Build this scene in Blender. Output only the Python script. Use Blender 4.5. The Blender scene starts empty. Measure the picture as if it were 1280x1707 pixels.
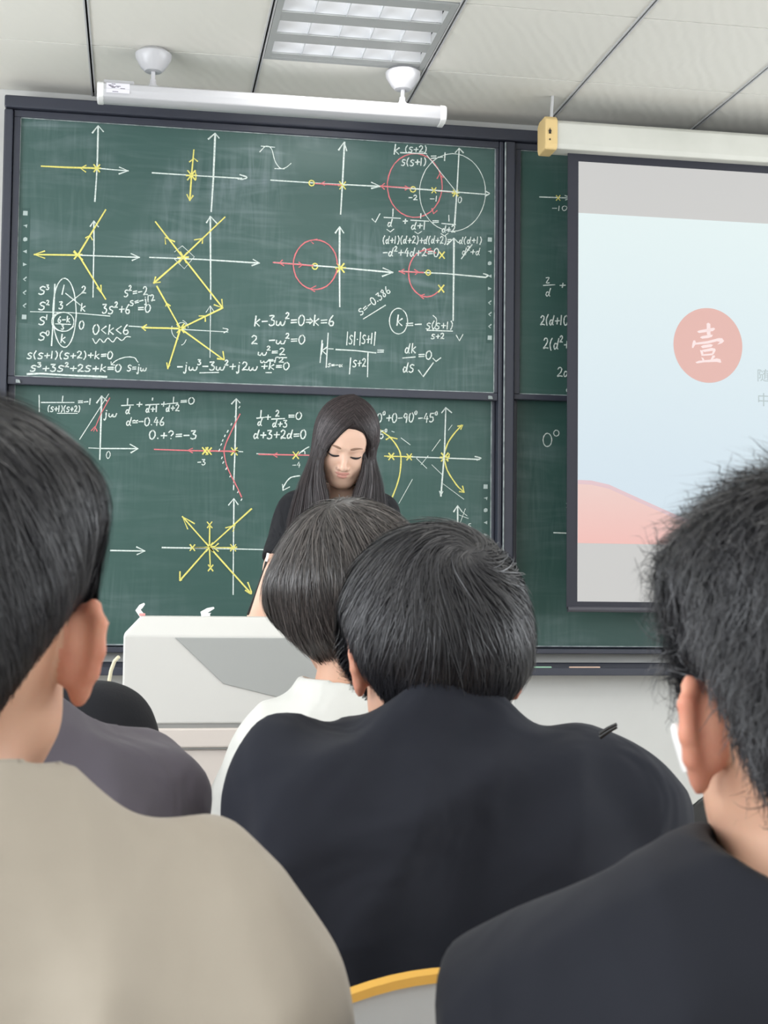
import bpy, bmesh, math, random
import numpy as np
from mathutils import Vector, Matrix

C = bpy.context.scene
COL = C.collection
# ------------------------------------------------------------------ camera, light, exposure
F = 2368.0                                   # focal length in pixels of the 1280x1707 frame
YAW, PIT, ROL = [math.radians(a) for a in (9.834, 3.211, 0.596)]
EYE = np.array([0.0, 0.0, 1.15])
cy, sy, cp, sp, cr, sr = math.cos(YAW), math.sin(YAW), math.cos(PIT), math.sin(PIT), math.cos(ROL), math.sin(ROL)
FW = np.array([sy*cp, cy*cp, sp]); _rt = np.array([cy, -sy, 0.0]); _up = np.cross(_rt, FW)
RT = _rt*cr + _up*sr; UP = -_rt*sr + _up*cr

def at(px, py, Y):
    """point of the room at depth Y that is seen at a place of the photograph"""
    r = FW + RT*(px-640)/F - UP*(py-853.5)/F
    return EYE + r*(Y/r[1])

cam = bpy.data.cameras.new('camera'); camo = bpy.data.objects.new('camera', cam); COL.objects.link(camo)
cam.sensor_fit = 'VERTICAL'; cam.sensor_height = 36.0; cam.lens = F*36.0/1707
camo.matrix_world = Matrix(((RT[0], UP[0], -FW[0], EYE[0]), (RT[1], UP[1], -FW[1], EYE[1]), (RT[2], UP[2], -FW[2], EYE[2]), (0, 0, 0, 1)))
cam.clip_start = 0.05
cam.dof.use_dof = True; cam.dof.focus_distance = 4.3; cam.dof.aperture_fstop = 20.0
C.camera = camo
C.view_settings.view_transform = 'Standard'; C.view_settings.look = 'None'
C.view_settings.gamma = 1.0; C.view_settings.exposure = -0.17
try: C.view_settings.use_curve_mapping = False
except Exception: pass

w = bpy.data.worlds.new('daylight'); C.world = w; w.use_nodes = True
w.node_tree.nodes['Background'].inputs[0].default_value = (0.80, 0.88, 1.0, 1)
w.node_tree.nodes['Background'].inputs[1].default_value = 0.6

def area(name, loc, rot, sx, sy_, power, color=(1, 1, 1)):
    l = bpy.data.lights.new(name, 'AREA'); l.shape = 'RECTANGLE'; l.size = sx; l.size_y = sy_; l.energy = power; l.color = color
    o = bpy.data.objects.new(name, l); COL.objects.link(o); o.location = loc; o.rotation_euler = rot
    return o
WX0, WX1, WY0, WY1, HC = -2.7, 5.4, -3.6, 5.50, 3.05          # the room
# daylight through the windows of both side walls
for i, y in enumerate((-1.6, 0.9, 3.3)):
    area('window_daylight', (WX0+0.06, y, 1.85), (0, math.radians(-104), 0), 1.5, 1.9, 78, (0.93, 0.97, 1.0))
    area('window_daylight', (WX1-0.06, y, 1.85), (0, math.radians(104), 0), 1.5, 1.9, 78, (0.93, 0.97, 1.0))
# the fluorescent ceiling panels outside the frame
for x in (-1.7, 0.69, 3.1):
    for y in (-2.6, -0.6, 1.8):
        area('ceiling_panel_light', (x, y, HC-0.02), (0, 0, 0), 0.55, 0.55, 6, (1.0, 0.98, 0.94))
for x in (-1.7, 3.1): area('ceiling_panel_light', (x, 4.2, HC-0.02), (0, 0, 0), 0.55, 0.55, 6, (1.0, 0.98, 0.94))
area('ceiling_panel_light', (0.69, 4.67, HC-0.012), (0, 0, 0), 0.5, 0.5, 9, (1.0, 0.98, 0.95))

# ------------------------------------------------------------------ materials
def lin(c):
    return tuple((v/255/12.92 if v <= 10 else ((v/255+0.055)/1.055)**2.4) for v in c)
def mat(name, col, rough=0.6, spec=0.4, noise=None, bump=None, sss=0, metal=0, emit=0, sheen=0, coat=0):
    """noise = (scale, other colour, amount); bump = (scale, strength)"""
    m = bpy.data.materials.new(name); m.use_nodes = True
    nt = m.node_tree; b = nt.nodes['Principled BSDF']
    col = lin(col); b.inputs['Base Color'].default_value = (*col, 1); b.inputs['Roughness'].default_value = rough
    b.inputs['Specular IOR Level'].default_value = spec; b.inputs['Metallic'].default_value = metal
    tc = nt.nodes.new('ShaderNodeTexCoord')
    if noise:
        n = nt.nodes.new('ShaderNodeTexNoise'); n.inputs['Scale'].default_value = noise[0]; n.inputs['Detail'].default_value = 4
        nt.links.new(tc.outputs['Object'], n.inputs['Vector'])
        r = nt.nodes.new('ShaderNodeMapRange'); r.inputs[1].default_value = .35; r.inputs[2].default_value = .7; r.inputs[4].default_value = noise[2]
        nt.links.new(n.outputs['Fac'], r.inputs[0])
        mx = nt.nodes.new('ShaderNodeMix'); mx.data_type = 'RGBA'; mx.inputs[6].default_value = (*col, 1); mx.inputs[7].default_value = (*lin(noise[1]), 1)
        nt.links.new(r.outputs[0], mx.inputs[0]); nt.links.new(mx.outputs[2], b.inputs['Base Color'])
    if bump:
        n = nt.nodes.new('ShaderNodeTexNoise'); n.inputs['Scale'].default_value = bump[0]; n.inputs['Detail'].default_value = 2 if bump[0] < 40 else 3; n.inputs['Distortion'].default_value = .9 if bump[0] < 40 else 0
        nt.links.new(tc.outputs['Object'], n.inputs['Vector'])
        bp = nt.nodes.new('ShaderNodeBump'); bp.inputs['Strength'].default_value = bump[1]; bp.inputs['Distance'].default_value = 0.01 if bump[0] > 40 else .03
        nt.links.new(n.outputs['Fac'], bp.inputs['Height']); nt.links.new(bp.outputs[0], b.inputs['Normal'])
    if sss:
        b.inputs['Subsurface Weight'].default_value = sss; b.inputs['Subsurface Radius'].default_value = (0.012, 0.004, 0.002); b.inputs['Subsurface Scale'].default_value = 1.0
    if emit:
        b.inputs['Emission Color'].default_value = (*col, 1); b.inputs['Emission Strength'].default_value = emit
    if sheen: b.inputs['Sheen Weight'].default_value = sheen
    if coat: b.inputs['Coat Weight'].default_value = coat
    return m

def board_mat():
    """dark green enamel with chalk powder wiped in broad soft arcs and streaks, plus painted-in room reflections"""
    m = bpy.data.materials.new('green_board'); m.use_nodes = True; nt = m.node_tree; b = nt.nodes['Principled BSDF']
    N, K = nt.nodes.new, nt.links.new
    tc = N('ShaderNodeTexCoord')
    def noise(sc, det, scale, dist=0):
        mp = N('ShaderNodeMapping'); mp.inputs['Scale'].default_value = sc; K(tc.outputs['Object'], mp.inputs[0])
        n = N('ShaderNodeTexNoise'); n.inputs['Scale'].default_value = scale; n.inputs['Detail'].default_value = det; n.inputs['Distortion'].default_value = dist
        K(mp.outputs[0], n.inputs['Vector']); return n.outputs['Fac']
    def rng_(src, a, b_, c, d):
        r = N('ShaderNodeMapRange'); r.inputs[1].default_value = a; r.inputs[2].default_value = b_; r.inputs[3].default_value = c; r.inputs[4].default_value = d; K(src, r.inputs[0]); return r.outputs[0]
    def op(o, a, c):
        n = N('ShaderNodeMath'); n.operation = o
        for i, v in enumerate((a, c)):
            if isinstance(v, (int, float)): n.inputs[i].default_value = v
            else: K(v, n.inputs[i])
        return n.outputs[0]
    a = rng_(noise((1, 1, 1), 3, 1.6, 1.2), .42, .72, 0, 1)          # broad clouds of chalk and painted reflected haze
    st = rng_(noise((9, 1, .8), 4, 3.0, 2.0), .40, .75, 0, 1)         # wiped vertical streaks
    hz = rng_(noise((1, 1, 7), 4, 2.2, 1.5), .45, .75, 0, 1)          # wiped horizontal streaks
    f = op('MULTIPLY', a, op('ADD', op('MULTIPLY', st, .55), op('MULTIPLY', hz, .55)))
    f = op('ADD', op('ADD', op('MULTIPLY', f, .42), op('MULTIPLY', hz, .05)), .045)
    at_ = N('ShaderNodeAttribute'); at_.attribute_type = 'OBJECT'; at_.attribute_name = 'dust_and_sheen'
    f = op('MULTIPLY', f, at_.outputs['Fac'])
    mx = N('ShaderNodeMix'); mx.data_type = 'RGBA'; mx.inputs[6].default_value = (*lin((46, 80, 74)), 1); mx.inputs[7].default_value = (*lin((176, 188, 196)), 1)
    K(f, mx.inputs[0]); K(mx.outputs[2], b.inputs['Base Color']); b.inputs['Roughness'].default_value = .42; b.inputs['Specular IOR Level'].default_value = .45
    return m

def ceil_mat():
    m = mat('ceiling_tile', (230, 228, 221), .8, .2); nt = m.node_tree; b = nt.nodes['Principled BSDF']
    tc = nt.nodes.new('ShaderNodeTexCoord'); mp = nt.nodes.new('ShaderNodeMapping'); mp.inputs['Rotation'].default_value = (0, 0, .5)
    wv = nt.nodes.new('ShaderNodeTexWave'); wv.inputs['Scale'].default_value = 7; wv.inputs['Distortion'].default_value = 5; wv.inputs['Detail'].default_value = 2
    nt.links.new(tc.outputs['Object'], mp.inputs[0]); nt.links.new(mp.outputs[0], wv.inputs['Vector'])
    bp = nt.nodes.new('ShaderNodeBump'); bp.inputs['Strength'].default_value = .10; bp.inputs['Distance'].default_value = .006
    nt.links.new(wv.outputs['Fac'], bp.inputs['Height']); nt.links.new(bp.outputs[0], b.inputs['Normal'])
    return m
M = dict(
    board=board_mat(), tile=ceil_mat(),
    wall=mat('white_wall', (214, 214, 212), .85, .2, noise=(3, (206, 206, 204), 1)),
    floor=mat('pale_floor', (196, 192, 186), .5, .4, noise=(6, (182, 178, 172), 1)),
    tbar=mat('grey_tee_bar', (196, 196, 198), .45, .5), gap=mat('dark_gap', (26, 26, 30), .8, .1),
    frame=mat('charcoal_frame', (54, 57, 69), .4, .5), frame_dark=mat('dark_groove', (34, 36, 44), .55, .4), alu=mat('worn_alu_lip', (176, 186, 186), .4, .5, noise=(40, (90, 100, 104), .8)),
    w=mat('white_chalk', (226, 234, 230), .9, .1, noise=(160, (140, 165, 158), .55)), y=mat('yellow_chalk', (232, 224, 128), .9, .1, noise=(160, (170, 175, 105), .5)), r=mat('red_chalk', (222, 124, 130), .9, .1, noise=(160, (150, 110, 112), .5)),
    icon=mat('pale_icon', (172, 186, 184), .7, .2), icon_bed=mat('dark_icon_strip', (56, 84, 80), .5, .4),
    plastic=mat('white_plastic', (236, 236, 236), .32, .5), lamp=mat('lamp_white', (192, 192, 196), .28, .5), cream=mat('cream_plastic', (222, 194, 138), .45, .4), casing=mat('ivory_casing', (206, 206, 199), .45, .4, noise=(5, (192, 193, 185), .8)),
    steel=mat('polished_reflector', (206, 208, 212), .25, .6), louvre=mat('grey_louvre', (168, 170, 170), .45, .5),
    border=mat('black_screen_border', (48, 49, 58), .6, .3), label=mat('printed_label', (228, 226, 236), .5, .3), ink=mat('grey_print', (130, 126, 138), .6, .2),
    podium=mat('white_podium', (212, 211, 208), .4, .4), podium_base=mat('warm_white_base', (214, 205, 199), .45, .4), podium_grey=mat('satin_grey_panel', (168, 170, 169), .4, .45), line=mat('grey_seam', (150, 150, 148), .6, .3),
    black_plastic=mat('black_plastic', (26, 26, 28), .35, .5), red=mat('red_plastic', (226, 158, 156), .45, .4), cable=mat('cream_cable', (226, 218, 190), .5, .4),
    desk=mat('grey_laminate', (205, 210, 212), .4, .4), yellow=mat('yellow_edge', (238, 186, 92), .4, .45), beige=mat('beige_edge', (226, 208, 168), .5, .4), desk_front=mat('desk_grey', (172, 170, 168), .6, .3),
    chair_leg=mat('grey_tube', (120, 122, 126), .35, .5, metal=.6), chalk_green=mat('green_chalk_stick', (170, 214, 186), .9, .1), chalk_peach=mat('peach_chalk_stick', (238, 204, 184), .9, .1),
)

# ------------------------------------------------------------------ mesh helpers
class MB:
    def __init__(s): s.v = []; s.f = []; s.m = []
    def add(s, v, f, m=0):
        n = len(s.v); s.v += [tuple(map(float, p)) for p in v]; s.f += [tuple(i+n for i in q) for q in f]; s.m += [m]*len(f); return s
    def box(s, x0, x1, y0, y1, z0, z1, m=0):
        return s.add([(x0, y0, z0), (x1, y0, z0), (x1, y1, z0), (x0, y1, z0), (x0, y0, z1), (x1, y0, z1), (x1, y1, z1), (x0, y1, z1)],
                     [(0, 3, 2, 1), (4, 5, 6, 7), (0, 1, 5, 4), (1, 2, 6, 5), (2, 3, 7, 6), (3, 0, 4, 7)], m)
    def prism(s, poly, axis, a, b, m=0):
        """polygon (two coordinates) pulled along axis from a to b"""
        def put(p, t): return {'x': (t, p[0], p[1]), 'y': (p[0], t, p[1]), 'z': (p[0], p[1], t)}[axis]
        n = len(poly); v = [put(p, a) for p in poly]+[put(p, b) for p in poly]
        return s.add(v, [tuple(range(n))[::-1], tuple(range(n, 2*n))]+[(i, (i+1) % n, (i+1) % n+n, i+n) for i in range(n)], m)
    def tube(s, pts, r, n=10, m=0, caps=True):
        pts = [np.array(p, float) for p in pts]; k = len(pts); rr = r if hasattr(r, '__len__') else [r]*k
        v = []; f = []; u = None
        for i in range(k):
            t = pts[min(i+1, k-1)]-pts[max(i-1, 0)]; t /= (np.linalg.norm(t)+1e-12)
            if u is None: u = np.cross(t, (0, 0, 1) if abs(t[2]) < .9 else (1, 0, 0))
            u = u-t*(u@t); u /= np.linalg.norm(u); q = np.cross(t, u)
            v += [pts[i]+rr[i]*(u*math.cos(a)+q*math.sin(a)) for a in (2*math.pi*j/n for j in range(n))]
        for i in range(k-1): f += [(i*n+j, i*n+(j+1) % n, (i+1)*n+(j+1) % n, (i+1)*n+j) for j in range(n)]
        if caps: f += [tuple(range(n))[::-1], tuple(range((k-1)*n, k*n))]
        return s.add(v, f, m)
    def lathe(s, prof, c, n=28, m=0):
        v = []; f = []; k = len(prof)
        for r, z in prof: v += [(c[0]+r*math.cos(2*math.pi*j/n), c[1]+r*math.sin(2*math.pi*j/n), c[2]+z) for j in range(n)]
        for i in range(k-1): f += [(i*n+j, i*n+(j+1) % n, (i+1)*n+(j+1) % n, (i+1)*n+j) for j in range(n)]
        f += [tuple(range(n)), tuple(range((k-1)*n, k*n))[::-1]]
        return s.add(v, f, m)
def mesh_obj(name, v, f, mats, parent=None, smooth=False, midx=None, bevel=0):
    me = bpy.data.meshes.new(name); me.from_pydata(v, [], f); 
    for m in (mats if isinstance(mats, (list, tuple)) else [mats]): me.materials.append(m)
    if midx is not None: me.polygons.foreach_set('material_index', np.asarray(midx, dtype=np.int32))
    bm = bmesh.new(); bm.from_mesh(me); bmesh.ops.recalc_face_normals(bm, faces=bm.faces); bm.to_mesh(me); bm.free()
    o = bpy.data.objects.new(name, me); COL.objects.link(o)
    if parent: o.parent = parent; o.matrix_parent_inverse = Matrix.Identity(4); o.matrix_basis = parent_inv(parent)
    if smooth:
        me.polygons.foreach_set('use_smooth', np.ones(len(me.polygons), dtype=bool))
        if smooth == 'auto': me.set_sharp_from_angle(angle=math.radians(38))
    if bevel:
        b = o.modifiers.new('bevel', 'BEVEL'); b.width = bevel; b.segments = 2; b.limit_method = 'ANGLE'
    return o
def world_of(o):
    m = o.matrix_basis.copy()
    while o.parent: o = o.parent; m = o.matrix_basis @ m
    return m
def parent_inv(p): return world_of(p).inverted()
def build(mb, name, mats, parent=None, smooth=False, bevel=0):
    return mesh_obj(name, mb.v, mb.f, mats, parent, smooth, mb.m, bevel)
def tag(o, label=None, cat=None, group=None, kind=None):
    if label: o['label'] = label
    if cat: o['category'] = cat
    if group: o['group'] = group
    if kind: o['kind'] = kind
    return o
def thing(name, label, cat, loc=(0, 0, 0), group=None):
    o = bpy.data.objects.new(name, None); COL.objects.link(o); o.location = loc; o.empty_display_size = .05
    o.matrix_basis = Matrix.Translation(Vector(loc))
    return tag(o, label, cat, group)
def struct(mb, name, mats, parent=None, bevel=0, smooth=False): return tag(build(mb, name, mats, parent, smooth, bevel), kind='structure')
def copy_tree(o, shift, parent=None):
    c = o.copy(); COL.objects.link(c)
    if parent is None: c.matrix_basis = Matrix.Translation(Vector(shift)) @ o.matrix_basis
    else: c.parent = parent
    for ch in o.children: copy_tree(ch, shift, c)
    return c

# ------------------------------------------------------------------ room shell
struct(MB().box(WX0, WX1, WY0, WY1, -.1, 0), 'floor', M['floor'])
struct(MB().box(WX0, WX1, WY1, WY1+.15, 0, HC+.1), 'wall_front', M['wall'])
struct(MB().box(WX0, WX1, WY0-.15, WY0, 0, HC+.1), 'wall_back', M['wall'])
def side_wall(x0, x1, name):
    m = MB(); ys = [WY0]; wins = [(-2.55, -.65), (-.05, 1.85), (2.35, 4.25)]
    m.box(x0, x1, WY0, WY1, 0, 1.1); m.box(x0, x1, WY0, WY1, 2.6, HC+.1); y = WY0
    for a, b in wins: m.box(x0, x1, y, a, 1.1, 2.6); y = b
    m.box(x0, x1, y, WY1, 1.1, 2.6)
    struct(m, name, M['wall'])
side_wall(WX0-.12, WX0, 'wall_left'); side_wall(WX1, WX1+.12, 'wall_right')
# suspended ceiling: tiles in a grid of tee bars with a dark shadow gap
GX, GY = -.1998, 4.983
ceil = struct(MB().box(WX0-.1, WX1+.1, WY0-.1, WY1+.1, HC+.10, HC+.20), 'ceiling', M['gap'])
tiles = MB(); bars = MB(); gaps = MB()
ix0, ix1 = -5, 10
for i in range(ix0, ix1):
    for j in range(-14, 2):
        xa, xb, ya, yb = GX+.6*i, GX+.6*(i+1), GY+.6*(j), GY+.6*(j+1)
        if i == 1 and j == -1: continue                              # the light panel sits here
        xa, xb, yb2 = max(xa, WX0), min(xb, WX1), min(yb, WY1)
        if xb-xa < .05 or yb2-ya < .03: continue
        tiles.box(xa+.008, xb-.008, ya+.0045, yb2-.0045, HC, HC+.02)
for i in range(ix0, ix1+1):
    x = GX+.6*i
    if WX0 < x < WX1:
        bars.box(x+.0035, x+.0085, WY0, WY1, HC-.004, HC+.02); bars.box(x-.0085, x-.0035, WY0, WY1, HC-.004, HC+.02); gaps.box(x-.0035, x+.0035, WY0, WY1, HC+.012, HC+.02)
struct(tiles, 'ceiling_tile', M['tile'], ceil); struct(bars, 'ceiling_bar', M['tbar'], ceil); struct(gaps, 'ceiling_gap', M['gap'], ceil)

# ------------------------------------------------------------------ recessed grille lamp
x0, x1, y0, y1 = GX+.6+.010, GX+1.2-.010, GY-.6+.004, GY-.004
lamp = thing('ceiling_light', 'square recessed ceiling light with three rows of bright mirror louvres', 'ceiling light', ((x0+x1)/2, (y0+y1)/2, HC))
b = MB(); t = .022
b.box(x0, x1, y0, y0+t, HC-.004, HC+.028); b.box(x0, x1, y1-t, y1, HC-.004, HC+.028); b.box(x0, x0+t, y0+t, y1-t, HC-.004, HC+.028); b.box(x1-t, x1, y0+t, y1-t, HC-.004, HC+.028)
build(b, 'frame', M['louvre'], lamp)
rows = 3; pitch = (y1-y0-2*t)/rows; tubem = mat('fluorescent_tube', (255, 254, 250), .4, .2, emit=4.4)
for k in range(rows):
    ya = y0+t+pitch*k; yc = ya+pitch/2; hw = pitch*.30
    r = MB(); prof = [(yc-hw+hw*2*i/8, HC+.002+.062*(1-((i-4)/4)**4)) for i in range(9)]
    v = [(x0+t, p[0], p[1]) for p in prof]+[(x1-t, p[0], p[1]) for p in prof]
    r.add(v, [(i, i+1, i+10, i+9) for i in range(8)]); build(r, 'reflector', M['steel'], lamp, smooth=True)
    tb = MB(); tb.tube([(x0+t+.004, yc-.004, HC+.046), (x1-t-.004, yc-.004, HC+.046)], .0085, 12); build(tb, 'tube', tubem, lamp, smooth='auto')
    for q in range(1, 5):
        lv = MB(); xx = x0+t+(x1-x0-2*t)*q/5; lv.prism([(yc-hw, HC+.018), (yc-hw, HC-.002), (yc+hw, HC-.002), (yc+hw, HC+.018), (yc, HC+.030)], 'x', xx-.0015, xx+.0015)
        build(lv, 'louvre', M['steel'], lamp)
    bl = MB(); bl.box(x0+t, x1-t, yc+hw, min(yc+hw+pitch*.4, y1-t), HC-.003, HC+.001)
    build(bl, 'grey_strip', M['louvre'], lamp)
    if k == 0: bl = MB(); bl.box(x0+t, x1-t, ya, yc-hw, HC-.003, HC+.001); build(bl, 'grey_strip', M['louvre'], lamp)

# ------------------------------------------------------------------ board lamp hanging from the ceiling
bl = thing('board_lamp', 'long white strip lamp hung on two stems above the left chalkboard', 'lamp', (.45, 5.0, 2.86))
LX0, LX1, LY, LZ = -.158, 1.063, 5.0, 2.886
m = MB(); prof = [(-.048, .022), (-.03, .031), (.02, .031), (.04, .022), (.046, .0), (.040, -.022), (.022, -.030), (-.026, -.030), (-.044, -.022), (-.052, 0)]
m.prism([(LY+a, LZ+b_) for a, b_ in prof], 'x', LX0, LX1); build(m, 'housing', M['lamp'], bl, smooth='auto', bevel=.003)
for xx in (LX0, LX1):
    m = MB(); m.prism([(LY+a*1.04, LZ+b_*1.06) for a, b_ in prof], 'x', xx-.012, xx+.012); build(m, 'end_cap', M['plastic'], bl, smooth='auto', bevel=.005)
m = MB(); m.box(LX0+.01, LX0+.115, LY-.01, LY+.03, LZ+.03, LZ+.05); build(m, 'ballast_box', M['lamp'], bl, bevel=.004)
m = MB(); xl = LX0+.02
m.add([(xl, LY-.0535, LZ-.012), (xl+.08, LY-.0535, LZ-.012), (xl+.08, LY-.0485, LZ+.024), (xl, LY-.0485, LZ+.024)], [(0, 1, 2, 3)]); lb = build(m, 'label', M['label'], bl)
m = MB(); rnd = random.Random(3)
for k in range(9):
    u = .006+rnd.random()*.05; vv = rnd.random()*.8+.1; yy = LY-.0541+.005*vv; zz = LZ-.012+.036*vv
    m.box(xl+u, xl+u+.006+rnd.random()*.016, yy, yy+.0004, zz-.0012, zz+.0012)
build(m, 'print', M['ink'], lb)
for xx in (.022, .918):
    cn = MB(); cn.lathe([(.030, -.075), (.043, -.062), (.062, -.030), (.064, -.014), (.052, -.003), (.048, 0)], (xx, 4.99, HC-.001)); cano = build(cn, 'canopy', M['lamp'], bl, smooth='auto')
    s = MB(); s.tube([(xx, 4.99, HC-.076), (xx, 4.995, LZ+.045)], .0075, 12); build(s, 'stem', M['lamp'], bl, smooth='auto')
    s = MB(); s.lathe([(.026, 0), (.026, .004), (.016, .008), (.011, .02), (.011, .03)], (xx, 4.995, LZ+.030), 20); build(s, 'bracket', M['lamp'], bl, smooth='auto')
s = MB(); s.lathe([(.006, -.004), (.007, 0), (.004, .004)], (.036, 4.944, HC-.022), 12); build(s, 'knockout', M['black_plastic'], bl)

# ------------------------------------------------------------------ chalkboard: cabinet frame and four sliding panels
XL, XM, XR = -.521, 1.42, 3.36
cab = thing('chalkboard_cabinet', 'dark charcoal frame of the wide double chalkboard on the front wall', 'chalkboard frame', (XM, 5.45, .93))
m = MB(); m.box(XL, XR, 5.467, 5.498, .93, 2.985); build(m, 'back_panel', M['frame_dark'], cab)
def rail(name, x0, x1, z0, z1, y0=5.375, bev=.006):
    q = MB(); q.box(x0, x1, y0, 5.465, z0, z1); return build(q, name, M['frame'], cab, bevel=bev)
rail('top_rail', XL, XR, 2.941, 2.988, 5.370); rail('bottom_rail', XL, XR, .914, .934, 5.385, .003)
rail('side_post', XL, XL+.032, .938, 2.937); rail('side_post', XR-.034, XR, .938, 2.937)
rail('centre_post', XM-.018, XM+.026, .938, 2.937, 5.372)
q = MB(); q.box(XM-.0185, XM-.0145, 5.368, 5.374, .94, 2.93); build(q, 'groove_lip', M['alu'], cab)
rail('inner_post', XM-.036, XM-.020, .938, 2.937, 5.384, .003)

PANELS = {}
def panel(key, label, x0, x1, z0, z1, ys, dust_and_sheen, thick_low):
    o = thing('sliding_board', label, 'chalkboard', ((x0+x1)/2, ys, z0), 'sliding boards')
    s = MB(); s.box(x0, x1, ys, ys+.012, z0, z1); so = build(s, 'writing_surface', M['board'], o); so['dust_and_sheen'] = dust_and_sheen  # stronger on the upper panel, where window and ceiling reflection is painted in
    fr = [('frame_rail', x0-.024, x1+.012, z1, z1+(.026 if z1 > 2 else .008)), ('frame_rail', x0-.024, x1+.012, z0-thick_low, z0), ('frame_stile', x0-.024, x0, z0, z1), ('frame_stile', x1, x1+.012, z0, z1)]
    for n, a, b_, c, d in fr:
        r = MB(); r.box(a, b_, ys-.014, ys+.0155, c, d); build(r, n, M['frame'], o, bevel=.003)
    li = MB(); e = .004
    li.box(x0, x1, ys-.006, ys-.0005, z0, z0+e*.9); li.box(x0, x1, ys-.006, ys-.0005, z1-e*.6, z1); li.box(x1-e*.8, x1, ys-.006, ys-.0005, z0, z1); li.box(x0, x0+e*.5, ys-.006, ys-.0005, z0, z1)
    build(li, 'edge_lip', M['alu'], o); PANELS[key] = (o, so, ys); return o
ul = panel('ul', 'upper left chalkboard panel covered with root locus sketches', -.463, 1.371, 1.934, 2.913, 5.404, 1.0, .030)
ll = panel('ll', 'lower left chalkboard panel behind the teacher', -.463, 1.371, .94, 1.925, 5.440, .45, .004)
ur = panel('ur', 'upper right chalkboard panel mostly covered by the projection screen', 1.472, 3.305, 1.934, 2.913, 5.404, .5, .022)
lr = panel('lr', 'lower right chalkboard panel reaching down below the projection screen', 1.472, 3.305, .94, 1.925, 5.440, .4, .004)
# small catches and scuffs at the lower corners of the upper panel
for xx in (-.448, 1.352):
    q = MB(); q.prism([(xx-.008, 1.908), (xx+.010, 1.908), (xx+.006, 1.920), (xx-.008, 1.922)], 'y', 5.380, 5.392); build(q, 'catch', M['alu'], ul, bevel=.002)
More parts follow.
